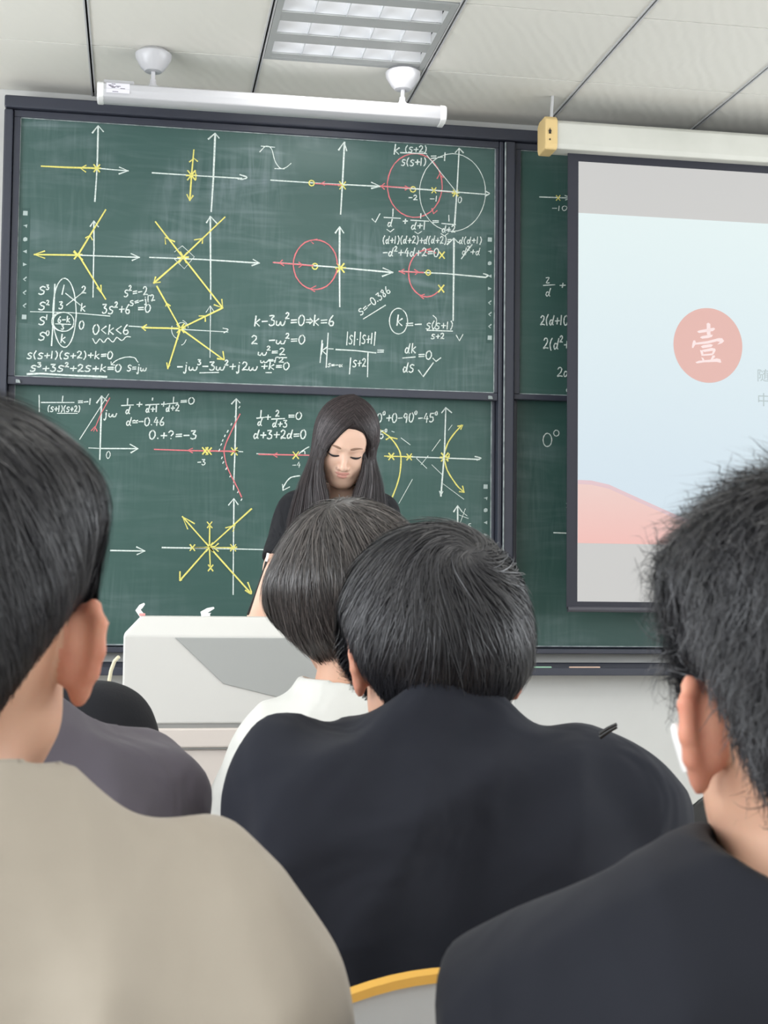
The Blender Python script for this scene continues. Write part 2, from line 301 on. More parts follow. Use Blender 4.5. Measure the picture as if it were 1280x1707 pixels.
# chalk strokes on the boards: colour, width, then board x and height in mm as steps along the stroke
CHALK = [
 ('ul', 'chalk_diagram', 'first axes of the top row with one yellow branch to the left',
  'w2.6:-178,2900,0,-124,-2,-77,-4,-89;w2.4:-199,2872,21,30,20,-22;w2.2:-180,2738,60,-2,58,-1;w2.2:-96,2747,34,-12,-35,-14;y2.8:-384,2733,93,1,111,4;y2.4:-191,2751,22,-27;y2.4:-169,2752,-21,-29;y2.4:-194,2736,29,3;y2:-219,2747,-22,-12,21,-14'),
 ('ul', 'chalk_diagram', 'second axes of the top row with a vertical yellow branch',
  'w3:263,2900,-4,-175,-6,-129;w2.6:237,2877,26,25,15,-18;w2.4:27,2733,187,-1,154,0;w2.4:360,2746,8,-2,8,-2,8,-2,3,-2,0,-2,-4,-3,-6,-2,-5,-2,-6,-1,-7,1,-6,0;y2.6:183,2832,-7,-100,-5,-98;y2.4:161,2750,30,-36;y2.4:190,2752,-29,-39;y2.4:156,2730,40,4;y2.2:167,2784,17,15,14,-11;y2.6:160,2657,11,-23,12,20;y2:191,2746,2,-28'),
 ('ul', 'chalk_diagram', 'yellow three-branch star on the second row at the board edge',
  'w2.2:-186,2535,3,-117;w2.2:-199,2514,13,22,17,-22;w2.2:-184,2421,1,-176;w2.4:-240,2402,226,3;w2.4:-46,2418,32,-13,-27,-13;y2.6:-402,2396,162,6;y2.4:-364,2411,-39,-15,40,-12;y2.6:-240,2403,104,-164;y2.4:-169,2282,17,-22,-3,32;y2.6:-255,2418,24,-30;y2.6:-232,2419,-23,-32;y2.6:-260,2401,33,4;y2.4:-258,2414,34,-29;y2.6:-238,2409,95,172;y2.2:-215,2469,16,11,9,-17'),
 ('ul', 'chalk_diagram', 'yellow four-branch crossing lines on the second row',
  'w2.6:250,2577,3,-137;w2.4:236,2552,14,26,27,-28;w2.6:253,2442,4,-185;w2.4:24,2407,196,2,219,-3;w2.4:416,2419,25,-13,-29,-11;y2.8:150,2413,-109,-104;y2.6:150,2413,153,-187;y2.4:48,2333,-7,-24,25,5;y2.4:270,2237,33,-11,-4,33;y3:135,2431,29,-36;y3:164,2432,-29,-38;y3:129,2411,41,4;y2.4:139,2434,24,-41;y2.6:149,2414,-106,131;y2.6:149,2414,157,164;y2.2:83,2461,-3,26,37,-15;y2.2:191,2483,32,7,-2,-19;w1.2:117,2433,29,25,46,-40,-37,-48,-37,35'),
 ('ul', 'chalk_diagram', 'yellow five-branch star under the crossing lines',
  'w1.6:-48,2141,193,-4,180,-3;w1.6:305,2148,6,-1,6,-1,6,-1,2,-2,-2,-4,-7,-4,-7,-5;w1.5:257,2229,1,-196;w1.4:240,2206,16,26,15,-23;y2.6:145,2140,-92,158;y2.6:145,2140,158,86;y2.6:145,2140,-144,-3;y2.6:145,2140,-45,-156;y2.8:145,2140,165,-113;y2.2:88,2223,3,12,14,-10;y2.2:214,2191,23,1,1,-21;y2.4:18,2149,-18,-12,14,-10;y2:96,2007,4,-23,8,14;y2.8:286,2030,26,-3,-5,31;y2.4:131,2156,27,-32;y2.4:158,2158,-26,-35;y2.4:126,2139,37,3;w1.2:138,2099,-7,3,-7,4,-6,7,-4,8,-2,8,-1,10,2,9;w1.2:153,2171,5,-2,5,-4,4,-4,3,-5,3,-6,1,-6;w1.2:132,2147,2,5,3,5,3,3,5,2,4,1,5,0,4,-1,4,-3,3,-3;w1.2:167,2098,-3,-6,-2,-5,-3,-4,-3,-3,-3,-2,-3,-1'),
 ('ul', 'chalk_formula', 'table of powers of s with an ellipse drawn round one column',
  'w2.2:-358,2274,-3,1,-2,1,-3,1,-2,0,-3,-1,-2,-2,-3,-2,-1,-2,0,-2,1,-1,1,-2,2,-1,2,-1,3,-1,3,-1,2,-1,0,-2,0,-3,-1,-3,-1,-2,-2,-1,-3,-1,-3,-1,-2,0,-3,0,-2,1,-2,2;w1.9:-354,2283,2,0,2,1,2,0,1,-1,0,-1,-2,-2,-2,-2,0,-1,0,-1,2,-1,2,0,1,-1,0,-1,0,-2,-1,-2,0,-1,-1,-1,-2,-1,-1,0,-1,0,-1,0,-1,1,-1,1;w2.2:-357,2215,-2,1,-3,1,-2,1,-3,0,-2,-1,-3,-2,-2,-2,-2,-2,0,-1,1,-2,2,-1,1,-2,3,-1,3,-1,2,0,2,-2,1,-2,-1,-3,0,-2,-2,-2,-2,-2,-2,-1,-3,-1,-3,0,-2,1,-2,1,-3,1;w1.9:-353,2222,1,1,1,1,0,1,1,0,1,0,2,0,1,-1,1,-1,0,-1,-1,-2,0,-2,-1,-2,-1,-2,-3,-2,-2,-3,0,-1,0,0,1,0,1,1,2,0,2,0,2,0,2,-1;w2.2:-356,2159,-2,1,-3,1,-2,1,-2,0,-3,-1,-3,-2,-2,-2,-1,-2,0,-1,1,-2,1,-1,2,-2,2,-1,3,-1,3,-1,1,-1,1,-2,0,-3,-1,-2,-1,-2,-2,-2,-3,-1,-3,-1,-2,0,-3,1,-2,1,-2,1;w1.9:-350,2171,-2,-19;w2.2:-354,2101,-3,1,-2,1,-3,1,-2,0,-3,-1,-2,-2,-3,-2,-1,-2,0,-1,1,-2,1,-2,2,-1,2,-1,3,-1,3,-1,2,-1,0,-2,0,-3,-1,-2,-1,-2,-2,-2,-3,-1,-3,-1,-2,0,-3,0,-2,2,-2,1;w1.9:-345,2111,-1,0,-1,-1,-1,-1,-1,-1,-1,-1,0,-2,-1,-2,0,-2,0,-2,1,-2,0,-2,1,-1,1,-1,1,-1,1,0,1,1,1,1,1,1,1,2,0,2,1,1,0,2,0,2,0,2,-1,1,0,2,-1,1,-1,1,-1,0,0,0,-1,0;w2.4:-324,2288,-2,-122,-5,-111;w1.5:-411,2180,147,3,145,-7;w1.9:-297,2310,10,2,9,-4,10,-11,8,-16,7,-22,5,-26,3,-28,2,-30,-2,-29,-3,-27,-5,-24,-7,-20,-8,-14,-9,-9,-9,-1,-10,5,-9,11,-8,17,-7,22,-5,26,-3,28,-1,30,1,29,3,27,5,24,7,19,9,14,9,8;w2:-290,2286,-7,-36;w2.1:-224,2279,1,2,1,2,2,1,1,1,2,0,2,-1,1,-1,1,-2,1,-2,-1,-2,-1,-3,-1,-3,-2,-3,-3,-4,-3,-3,-2,-2,1,-1,1,1,3,1,2,0,3,0,3,0,2,-1;w1.6:-284,2255,56,-43;w1.6:-280,2210,55,48;w2.1:-306,2221,3,0,4,1,3,0,1,-1,-1,-2,-2,-3,-3,-3,-1,-2,1,-1,3,-1,2,0,2,-2,0,-2,0,-2,-1,-3,-1,-2,-1,-2,-2,-1,-2,0,-2,0,-2,0,-1,1,-1,2;w2.1:-223,2220,-3,-30;w2.1:-211,2210,-12,-9,11,-11;w2:-301,2166,-2,-2,-1,-2,-2,-3,-1,-2,-1,-2,-1,-2,0,-2,0,-2,0,-2,1,-1,1,-2,1,-1,1,0,2,1,2,1,0,1,1,2,0,2,0,2,-1,1,-2,0,-2,0,-3,-1;w2:-294,2154,12,1;w2:-275,2169,-2,-23;w2:-267,2161,-8,-7,8,-8;w1.8:-319,2138,57,0;w1.9:-296,2134,2,0,2,1,2,0,1,-1,0,-1,-2,-1,-1,-2,-1,-2,0,0,2,-1,1,0,1,-1,1,-1,0,-2,-1,-2,0,-1,-1,-1,-2,0,-1,-1,-1,0,-1,1,-1,0,-1,1;w1.6:-251,2149,-1,-8,-2,-8,-5,-7,-6,-6,-7,-5,-8,-3,-9,-1,-8,1,-8,2,-8,4,-6,5,-4,7,-3,7,-2,8,1,8,3,8,4,7,6,6,7,4,8,3,9,2,8,-1,9,-2,7,-4,6,-5,5,-7,3,-8,1,-7;w1.4:-252,2131,-6,-7,-7,-6,-9,-5,-9,-2,-10,-1,-9,2,-9,3,-8,5,-6,7,-5,7,-2,9,0,9,2,8,5,8,6,7,8,5;w2.2:-293,2100,-4,-32;w2.2:-282,2089,-12,-10,12,-11;w2.1:-222,2153,-1,-1,-2,-1,-2,-1,-1,-1,-1,-3,-1,-3,-1,-4,0,-3,0,-3,1,-4,1,-3,1,-2,1,-1,2,-1,2,0,1,1,2,1,2,3,1,2,1,3,1,3,0,3,1,4,-1,3,-1,2,-1,2,-1,2,-2,2,-1,0,-1,0,-1,-1'),
 ('ul', 'chalk_formula', 'inequality for k with a wavy line under it',
  'w2.2:-168,2142,-2,-1,-2,-1,-2,-2,-2,-2,-2,-3,-1,-4,-1,-4,0,-4,1,-3,0,-5,2,-3,1,-3,2,-2,2,0,2,0,2,0,2,2,2,3,2,3,2,4,1,3,0,4,1,4,-1,4,-1,3,-2,2,-2,3,-1,2,-2,0,-1,0,-1,-1;w2.2:-132,2137,-18,-15,17,-13;w2.2:-119,2143,-4,-37;w2.2:-105,2131,-15,-12,15,-12;w2.2:-76,2139,-19,-15,18,-13;w2.2:-54,2146,-2,-3,-3,-4,-3,-4,-2,-4,-1,-3,-2,-4,0,-3,-1,-3,1,-3,1,-2,2,-3,2,-1,3,0,2,1,3,1,2,2,1,3,0,4,-1,3,-1,2,-3,0,-5,-1,-4,-1;w1.8:-181,2088,3,-5,3,-6,3,-5,3,-2,3,2,4,6,4,6,3,4,4,-2,4,-5,4,-5,3,-1,4,2,3,6,4,6,4,3,4,-2,5,-5,5,-5,5,-2,4,3,3,6,4,6,3,3,5,-2,5,-4,5,-4,4,-1,4,2,4,4,3,5,4,3,6,2,5,-1,6,0'),
 ('ul', 'chalk_formula', 'short equations with roots beside the table',
  'w2.2:-146,2219,4,0,4,1,4,0,1,0,-1,-3,-2,-3,-3,-4,-2,-3,1,-2,3,-1,3,0,2,-2,0,-3,0,-3,-1,-4,-1,-2,-2,-2,-2,-1,-3,-1,-2,0,-2,0,-1,2,-1,2;w2.2:-106,2210,-2,1,-2,1,-2,1,-2,0,-2,-1,-2,-1,-2,-2,-1,-2,0,-2,1,-1,1,-2,1,-1,2,-1,2,-1,2,-1,2,-1,0,-2,0,-3,-1,-2,-1,-2,-2,-2,-2,-1,-2,0,-2,-1,-2,1,-2,1,-1,1;w2.2:-101,2226,1,2,0,1,1,1,1,1,2,0,1,-1,1,-1,1,-1,0,-2,0,-2,-1,-2,-1,-2,-2,-3,-2,-3,-2,-2,-2,-2,1,-1,1,1,2,1,1,0,2,0,2,0,2,-1;w2.2:-85,2203,19,2;w2.2:-75,2215,-2,-23;w2.2:-49,2223,-3,-3,-2,-4,-2,-4,-2,-3,-1,-4,-1,-3,-1,-3,0,-3,1,-2,1,-3,1,-2,2,-1,2,0,2,0,2,2,2,2,0,2,0,4,0,3,-1,2,-3,0,-3,-1,-4,-1;w2.1:-14,2212,19,2;w2.1:-14,2205,19,1;w2.1:22,2227,-2,-1,-2,-1,-2,-1,-1,-2,-1,-3,-2,-3,0,-3,-1,-3,1,-3,1,-3,1,-3,1,-2,2,-2,1,0,2,0,2,0,2,2,2,2,2,3,1,2,1,3,0,3,1,3,-1,3,-1,3,-1,2,-2,2,-1,1,-2,1,-1,-1,-1,0;w2:-53,2276,-2,1,-2,1,-1,0,-2,0,-1,-1,-2,-1,-1,-2,-1,-2,0,-1,0,-1,1,-2,2,-1,1,-1,2,0,2,-1,1,-1,1,-2,0,-2,-1,-3,-1,-2,-1,-1,-2,-1,-1,-1,-2,0,-2,0,-1,1,-2,1;w2:-50,2291,0,2,1,1,1,1,1,1,1,0,1,-1,1,-1,1,-1,0,-1,0,-2,-1,-2,-1,-2,-1,-3,-2,-2,-1,-3,-1,-2,0,0,1,0,1,1,2,1,1,0,2,0,2,-1;w2:-35,2273,14,3;w2:-35,2265,14,3;w2:-15,2272,13,3;w2:3,2287,1,2,1,2,1,2,2,1,1,0,2,-1,2,-1,1,-2,1,-3,-1,-2,0,-4,-1,-3,-2,-4,-3,-5,-3,-4,-1,-3,0,0,2,1,2,1,2,1,3,0,3,0,3,-1;w1.9:-34,2238,-1,0,-2,0,-1,0,-2,0,-1,-1,-2,-1,-1,-2,0,-1,0,-1,1,-1,1,-1,1,0,1,-1,2,0,2,0,1,-1,1,-1,0,-1,0,-2,-1,-2,-1,-1,-1,-1,-2,-1,-1,0,-2,0,-1,0,-2,1;w1.9:-28,2235,13,5;w1.9:-27,2230,13,4;w1.9:-10,2238,13,4;w1.9:11,2247,1,-5,1,-5,1,-5,0,-3,-1,-3,0,-1,-1,0,-1,-1,-1,1,0,1,-1,1;w1.9:11,2253,0,1;w1.9:19,2244,1,-3,1,-3,1,-3,1,0,-1,5,-1,6,0,8,0,5,3,2,4,0,4,1;w1.9:31,2258,1,1,0,2,1,1,1,1,2,1,2,-1,2,0,1,-2,0,-1,0,-2,0,-2,-1,-3,-1,-3,-2,-4,-2,-3,-1,-2,0,-1,2,1,2,1,1,1,3,1,3,0,2,0'),
 ('ul', 'chalk_formula', 'two lines of the characteristic equation, the lower one underlined',
  'w2.1:-401,2023,-2,1,-2,0,-1,1,-2,0,-2,-1,-2,-1,-2,-2,-1,-1,0,-1,1,-1,1,-1,1,-1,2,-1,2,-1,2,-1,2,-1,0,-1,0,-2,-1,-2,-1,-2,-1,-1,-3,-1,-2,0,-2,0,-2,0,-1,1,-2,1;w2.1:-386,2033,-2,-2,-1,-3,-2,-2,-1,-3,-1,-2,-1,-3,0,-3,1,-3,1,-3,1,-4,2,-3;w2.1:-361,2024,-2,1,-2,0,-2,1,-2,0,-2,-1,-2,-1,-2,-2,-1,-1,0,-1,1,-1,1,-1,1,-1,2,-1,3,-1,2,-1,1,-1,1,-1,-1,-2,0,-2,-1,-2,-2,-1,-2,0,-2,-1,-2,0,-2,0,-2,1,-2,1;w2.1:-355,2016,19,2;w2.1:-345,2026,-2,-18;w2.1:-328,2034,-2,-27;w2.1:-314,2035,1,-2,2,-2,1,-2,1,-3,0,-3,0,-3,0,-3,-1,-3,-2,-4,-2,-3,-2,-3;w2.1:-291,2036,-2,-2,-2,-3,-1,-2,-2,-3,0,-2,-1,-3,0,-3,0,-2,1,-4,2,-4,2,-3;w2.1:-266,2028,-2,0,-2,1,-2,1,-2,0,-2,-1,-2,-1,-2,-2,-1,-1,0,-1,1,-2,1,-1,1,-1,2,0,2,-1,3,-1,1,-1,0,-1,0,-2,0,-2,-1,-2,-2,-1,-2,-1,-2,0,-2,-1,-2,1,-2,1,-2,1;w2.1:-260,2019,19,2;w2.1:-250,2029,-2,-18;w2.1:-236,2033,2,1,1,2,2,2,1,0,2,0,2,-1,3,-1,1,-2,0,-1,0,-3,-1,-2,-2,-3,-3,-4,-3,-3,-4,-4,-1,-2,0,-1,2,1,3,1,2,1,4,0,3,-1,3,0;w2.1:-210,2039,2,-3,1,-2,1,-2,1,-3,0,-3,0,-3,0,-3,-1,-3,-2,-4,-2,-3,-2,-3;w2.1:-196,2024,19,1;w2.1:-186,2033,-1,-18;w2.1:-168,2040,-3,-28;w2.1:-156,2030,-12,-8,12,-10;w2.1:-148,2029,18,2;w2.1:-148,2022,17,2;w2.1:-114,2042,-2,-1,-2,-1,-2,-1,-1,-2,-1,-2,-1,-3,-1,-3,0,-3,0,-3,1,-3,1,-3,1,-2,2,-1,1,0,2,0,2,0,2,2,1,2,2,2,1,3,1,2,0,3,1,3,-1,3,-1,2,-1,2,-2,2,-1,1,-1,1,-1,-1,-1,0;w2.2:-385,1976,-2,1,-2,1,-3,0,-2,0,-2,-1,-2,-1,-2,-1,-2,-2,0,-1,1,-1,1,-1,2,-1,2,-1,3,-1,2,0,2,-1,0,-2,0,-2,-1,-2,-1,-1,-2,-2,-2,0,-3,-1,-2,0,-2,0,-2,1,-2,1;w2.2:-379,1989,3,0,3,0,3,1,1,-1,-1,-1,-2,-2,-2,-2,-1,-1,1,-1,2,0,2,-1,1,0,1,-2,-1,-1,0,-2,-1,-1,-1,-1,-2,-1,-2,0,-2,0,-1,0,-1,1,-1,1;w2.2:-360,1967,22,2;w2.2:-348,1977,-2,-18;w2.2:-331,1984,4,0,5,1,4,0,2,0,-1,-2,-3,-3,-4,-3,-1,-2,1,-2,3,0,4,-1,2,-1,0,-2,0,-3,-1,-3,-1,-2,-2,-1,-3,-1,-3,-1,-2,0,-2,1,-2,1,-2,1;w2.2:-285,1979,-3,1,-2,1,-2,0,-2,0,-3,0,-2,-2,-2,-1,-1,-2,0,-1,0,-1,2,-1,1,-1,2,-1,3,-1,3,0,1,-1,1,-2,0,-2,-1,-2,-1,-1,-2,-1,-3,-1,-2,-1,-3,0,-2,0,-2,1,-2,1;w2.2:-279,1990,1,1,1,1,1,1,1,1,1,0,2,-1,2,0,0,-1,1,-2,-1,-1,0,-2,-2,-1,-2,-3,-2,-2,-3,-2,-1,-1,0,-1,2,1,2,0,1,1,3,0,2,-1,3,0;w2.2:-260,1972,22,1;w2.2:-248,1981,-2,-18;w2.2:-232,1982,2,2,1,2,2,1,2,1,2,0,3,-1,2,-1,2,-2,0,-2,0,-2,-1,-2,-2,-3,-3,-4,-5,-3,-4,-4,-2,-2,1,-1,2,1,4,1,3,1,3,-1,4,0,4,0;w2.2:-185,1983,-3,1,-2,0,-2,1,-2,0,-3,-1,-2,-1,-2,-2,-1,-1,0,-1,0,-1,2,-1,1,-1,2,-1,3,-1,3,-1,1,-1,1,-1,0,-2,-1,-2,-1,-2,-2,-1,-3,-1,-2,0,-3,0,-2,0,-2,1,-2,1;w2.2:-178,1974,22,1;w2.2:-166,1983,-2,-18;w2.2:-145,1992,-4,-27;w2.2:-131,1983,-15,-9,14,-9;w2.2:-123,1981,21,1;w2.2:-123,1974,21,1;w2.2:-83,1994,-2,-1,-3,-1,-2,-1,-1,-2,-2,-2,-1,-3,-1,-3,0,-3,1,-3,0,-3,2,-3,1,-2,2,-1,2,0,2,0,2,0,2,2,2,2,2,2,1,3,1,3,1,3,0,2,0,3,-1,2,-2,2,-2,2,-2,1,-1,1,-1,-1,-2,0;w2:-36,1990,-2,1,-1,1,-2,1,-1,0,-2,-1,-1,-1,-2,-2,0,-1,0,-1,0,-2,1,-1,1,-1,1,-1,2,0,2,-1,1,-1,0,-2,0,-2,-1,-2,0,-1,-2,-1,-1,-1,-2,-1,-2,0,-1,1,-1,0,-2,1;w2:-31,1985,13,1;w2:-32,1978,14,1;w2:-9,1987,0,-6,0,-6,-1,-6,0,-4,-1,-2,-1,-2,-1,0,-1,0,0,1,-1,1,0,2;w2:-8,1994,1,2;w2:-1,1984,0,-3,0,-3,0,-2,0,-2,1,-1,1,-1,2,0,1,0,2,2,1,3,1,3,1,2,0,-1,0,-3,0,-3,1,-2,1,0,2,-1,2,1,1,1,2,2,1,4,1,4;w3.2:-417,1945,48,4,110,-3,133,-1;w1.6:-11,2005,-4,4,-3,5,-3,5,-5,3,-8,1,-8,1,-9,-1,-9,-1,-9,-3,-9,-3,-8,-4,-7,-4,-7,-6,-5,-5,-5,-5;w1.6:-111,2003,0,-12,14,0'),
 ('ul', 'chalk_formula', 'long equation in powers of omega along the bottom edge',
  'w2.2:136,1993,19,1;w2.2:169,2001,0,-7,-1,-8,0,-6,-1,-5,-1,-3,-2,-2,-1,0,-1,0,-1,0,-1,2,0,2;w2.2:170,2009,1,1;w2.2:181,1995,-1,-3,0,-3,0,-3,0,-2,2,-1,2,-2,2,0,2,1,2,2,2,4,2,3,1,2,0,-1,0,-3,0,-4,1,-2,2,-1,3,0,2,0,3,2,2,3,1,5,2,4;w2.2:213,2023,3,0,3,0,2,0,2,0,-1,-1,-2,-3,-2,-2,-1,-1,1,-1,1,-1,2,0,2,-1,0,-2,0,-2,-1,-2,-1,-1,-1,-1,-2,-1,-2,0,-1,0,-1,0,-1,1,-1,1;w2.2:231,1998,20,1;w2.2:258,2015,5,1,5,0,4,1,2,-1,-1,-2,-4,-4,-3,-3,-2,-3,2,-1,3,-1,3,-1,2,-1,1,-3,0,-3,-1,-3,-1,-3,-2,-1,-3,-2,-3,0,-3,0,-2,0,-2,2,-1,1;w2.2:283,1999,0,-3,0,-3,-1,-2,1,-3,1,-1,2,-1,3,-1,2,1,2,2,2,4,1,4,2,1,0,-1,0,-3,0,-3,1,-2,2,-1,2,-1,3,1,2,1,2,3,2,5,2,5;w2.2:316,2021,1,2,1,1,1,1,1,1,2,0,1,-1,2,-1,1,-1,0,-2,-1,-1,0,-2,-2,-2,-2,-3,-2,-3,-3,-2,-1,-2,0,0,2,0,1,1,2,0,3,0,2,0,2,0;w2.2:334,2001,22,2;w2.2:346,2012,-2,-21;w2.2:369,2008,-1,-7,0,-7,0,-7,-1,-5,-1,-3,-2,-1,-2,-1,-1,0,-1,1,0,2,0,2;w2.2:370,2017,1,1;w2.2:382,2014,2,2,1,2,2,2,2,1,2,0,3,-1,2,-2,2,-1,0,-3,0,-3,-2,-3,-1,-3,-3,-4,-5,-4,-4,-5,-2,-2,1,-1,2,1,3,1,3,1,4,0,4,-1,4,0;w2.2:408,2003,-1,-3,0,-3,-1,-3,1,-2,1,-1,2,-1,3,-1,2,1,2,2,2,4,2,4,1,1,0,-1,0,-3,0,-3,1,-2,2,-1,3,-1,2,1,3,1,2,3,2,5,1,5;w2:220,1973,72,4;w2.2:455,2006,22,2;w2.2:467,2015,-2,-17;w2.2:488,2024,-4,-27;w2.2:502,2015,-15,-9,14,-9;w2.2:511,2011,21,2;w2.2:511,2005,21,1;w2.2:551,2025,-2,-1,-2,-1,-2,-1,-2,-1,-1,-2,-2,-3,0,-3,-1,-3,1,-3,1,-3,1,-3,1,-2,2,-1,2,-1,2,0,2,1,2,1,2,3,2,2,2,3,1,2,0,3,0,3,0,2,-1,3,-2,2,-2,2,-1,1,-2,0,-1,0,-1,-1;w1.8:471,1983,22,1'),
 ('ul', 'chalk_formula', 'four short equations in k and omega',
  'w2.3:431,2201,-5,-40;w2.3:445,2188,-15,-13,14,-13;w2.3:454,2180,21,2;w2.3:483,2203,5,1,5,1,5,0,2,-1,-1,-3,-4,-4,-4,-4,-1,-3,1,-2,4,-1,3,-1,3,-2,0,-3,0,-4,-1,-4,-1,-3,-3,-2,-3,-1,-3,-1,-3,-1,-2,1,-2,2,-2,2;w2.3:510,2184,0,-3,-1,-4,0,-4,0,-2,2,-2,2,-1,3,-1,2,1,2,3,2,4,2,5,2,2,0,-2,0,-3,0,-4,1,-3,2,-1,3,-1,3,1,2,1,2,4,2,6,2,6;w2.3:545,2214,2,1,1,2,1,1,1,1,2,0,1,-1,2,-1,1,-2,0,-1,0,-3,-1,-2,-2,-2,-2,-4,-3,-3,-3,-3,-1,-2,0,-1,2,1,2,1,2,0,2,0,3,0,3,0;w2.3:566,2190,22,2;w2.3:565,2180,22,2;w2.3:608,2212,-3,-1,-2,-2,-2,-1,-2,-3,-2,-3,-1,-4,-1,-4,0,-5,0,-4,1,-5,1,-4,2,-3,2,-1,2,-1,2,0,2,1,2,2,3,3,2,3,1,4,1,4,1,4,0,4,0,4,-1,4,-2,3,-2,2,-2,2,-1,1,-2,-1,-1,0;w2.3:625,2194,19,1;w2.3:624,2184,20,1;w2.3:639,2201,10,-11,-11,-11;w2.3:658,2214,-4,-41;w2.3:673,2200,-16,-13,15,-13;w2.3:682,2194,23,3;w2.3:682,2184,22,2;w2.3:728,2215,-3,-4,-3,-4,-3,-4,-2,-4,-2,-4,-1,-4,-1,-3,0,-4,0,-3,2,-3,2,-2,2,-1,2,0,3,0,3,2,2,2,0,3,1,4,-1,4,-1,2,-4,0,-4,-1,-5,-1;w2.1:416,2118,2,2,2,2,1,2,2,1,3,-1,3,-1,2,-1,2,-2,0,-2,0,-3,-1,-4,-2,-3,-4,-4,-5,-5,-4,-4,-2,-3,1,0,2,1,4,1,3,0,4,0,4,0,4,-1;w2.1:483,2108,21,2;w2.1:511,2110,0,-3,-1,-3,0,-3,1,-2,1,-2,2,-1,3,0,2,0,2,3,3,3,1,4,2,2,0,-1,0,-3,0,-4,1,-2,2,-1,3,0,3,0,3,1,2,4,2,5,2,4;w2.1:547,2134,1,1,1,2,1,1,2,0,1,0,2,0,1,-1,1,-1,0,-2,0,-2,-1,-2,-1,-2,-2,-2,-3,-3,-3,-3,-1,-2,0,0,2,0,2,1,2,1,2,0,3,-1,2,0;w2.1:567,2116,23,2;w2.1:567,2108,22,2;w2.1:610,2134,-3,-2,-2,-1,-2,-1,-2,-2,-1,-3,-2,-3,-1,-4,0,-4,0,-3,1,-4,2,-3,1,-3,2,-1,2,-1,2,0,3,1,2,2,2,2,2,3,2,3,1,4,0,3,0,4,0,3,-1,3,-2,2,-2,2,-2,2,-1,1,-1,-1,-2,-1;w2:442,2061,0,-3,-1,-2,0,-3,0,-2,2,-1,2,-1,2,0,3,0,1,2,2,4,2,2,2,2,0,-1,0,-3,0,-2,1,-2,2,-1,2,0,3,0,3,1,2,3,2,4,1,4;w2:475,2082,1,1,1,1,1,1,2,1,1,0,2,-1,1,-1,1,0,0,-2,0,-1,-1,-2,-1,-1,-2,-2,-3,-3,-2,-2,-2,-1,1,-1,1,1,2,0,2,1,2,0,3,-1,2,0;w2:495,2066,21,2;w2:494,2060,21,1;w2:524,2075,1,1,2,2,2,2,1,0,3,0,3,0,2,-2,2,-1,0,-2,-1,-3,-1,-2,-2,-3,-3,-3,-4,-4,-4,-3,-2,-3,0,0,3,0,3,1,3,1,4,0,4,0,4,-1;w1.8:522,2043,29,1;w1.9:451,2029,0,-2,0,-1,0,-2,0,-1,1,-1,2,-1,2,0,2,0,2,2,1,2,2,2,1,1,0,-1,0,-1,0,-2,1,-2,2,0,2,0,3,0,2,1,1,2,2,2,1,3;w1.9:481,2033,18,1;w1.9:481,2028,18,1;w1.9:503,2031,1,-3,0,-3,1,-2,1,0,0,4,1,5,1,6,1,5,4,1,5,0,6,-1;w1.9:522,2039,1,2,1,1,2,1,1,0,3,0,2,0,2,-1,1,-1,1,-1,-1,-2,-1,-2,-1,-2,-3,-2,-4,-3,-3,-2,-2,-2,1,0,2,0,2,1,3,0,3,0,4,0,3,0'),
 ('ul', 'chalk_formula', 'fraction with bars around s and s plus one',
  'w2.4:689,2104,-5,-42;w2.4:705,2090,-17,-13,15,-14;w2.2:687,2117,-7,-87;w2.3:710,2146,-6,-134;w1.7:722,2026,-2,1,-1,0,-1,1,-1,0,-1,-1,-2,-1,-1,-1,0,0,0,-1,0,-1,1,0,1,-1,1,0,1,-1,1,0,1,-1,0,-1,0,-1,0,-1,-1,-1,-1,-1,-1,0,-1,0,-2,-1,-1,1,-1,0,-1,1;w1.7:725,2023,11,1;w1.7:725,2019,11,1;w1.7:740,2022,11,1;w1.7:766,2026,-1,-3,-2,-2,-2,-3,-1,-1,-2,-1,-1,0,-1,1,-1,0,0,2,0,1,0,2,0,1,1,1,1,0,1,0,1,0,2,-2,3,-2,2,-3;w1.8:712,2085,19,0;w2:786,2154,-3,-52;w2:807,2137,-2,1,-1,2,-2,1,-1,0,-2,-1,-1,-2,-2,-3,-1,-2,0,-1,1,-2,1,-2,1,-2,1,-1,2,-1,1,-1,1,-2,0,-2,0,-3,-1,-3,0,-3,-2,-1,-1,-1,-2,-1,-1,0,-2,0,-1,2,-1,1;w2:815,2155,-3,-52;w2:824,2125,1,2;w2:837,2155,-3,-52;w2:857,2141,-2,1,-1,1,-1,1,-2,0,-1,-1,-2,-2,-1,-2,-1,-2,0,-2,0,-2,1,-2,1,-1,1,-2,2,-1,1,-1,1,-1,1,-3,-1,-3,0,-3,-1,-2,-1,-2,-2,-1,-2,-1,-1,0,-2,1,-1,1,-1,1;w2:861,2127,14,2;w2:869,2142,-2,-28;w2:882,2153,-3,-42;w2:895,2158,-4,-53;w2.3:741,2083,77,-1,80,-6;w2.1:823,2042,-2,0,-1,1,-2,1,-1,0,-2,-1,-1,-1,-2,-2,-1,-2,0,-1,1,-1,1,-2,1,-1,1,-1,2,-1,1,-1,1,-1,1,-2,-1,-2,0,-2,-1,-2,-1,-1,-2,-1,-2,-1,-1,0,-2,0,-1,2,-1,1;w2.1:827,2032,14,2;w2.1:835,2043,-2,-21;w2.1:846,2045,1,2,1,2,1,2,2,1,1,0,2,-1,2,-2,0,-2,1,-2,-1,-3,-1,-3,-1,-3,-2,-4,-3,-4,-3,-4,-1,-3,0,0,2,0,2,1,2,1,2,0,3,-1,3,0;w2:799,2053,-4,-64;w2:867,2076,-1,-95;w2.1:905,2087,24,1;w2.1:904,2079,24,2'),
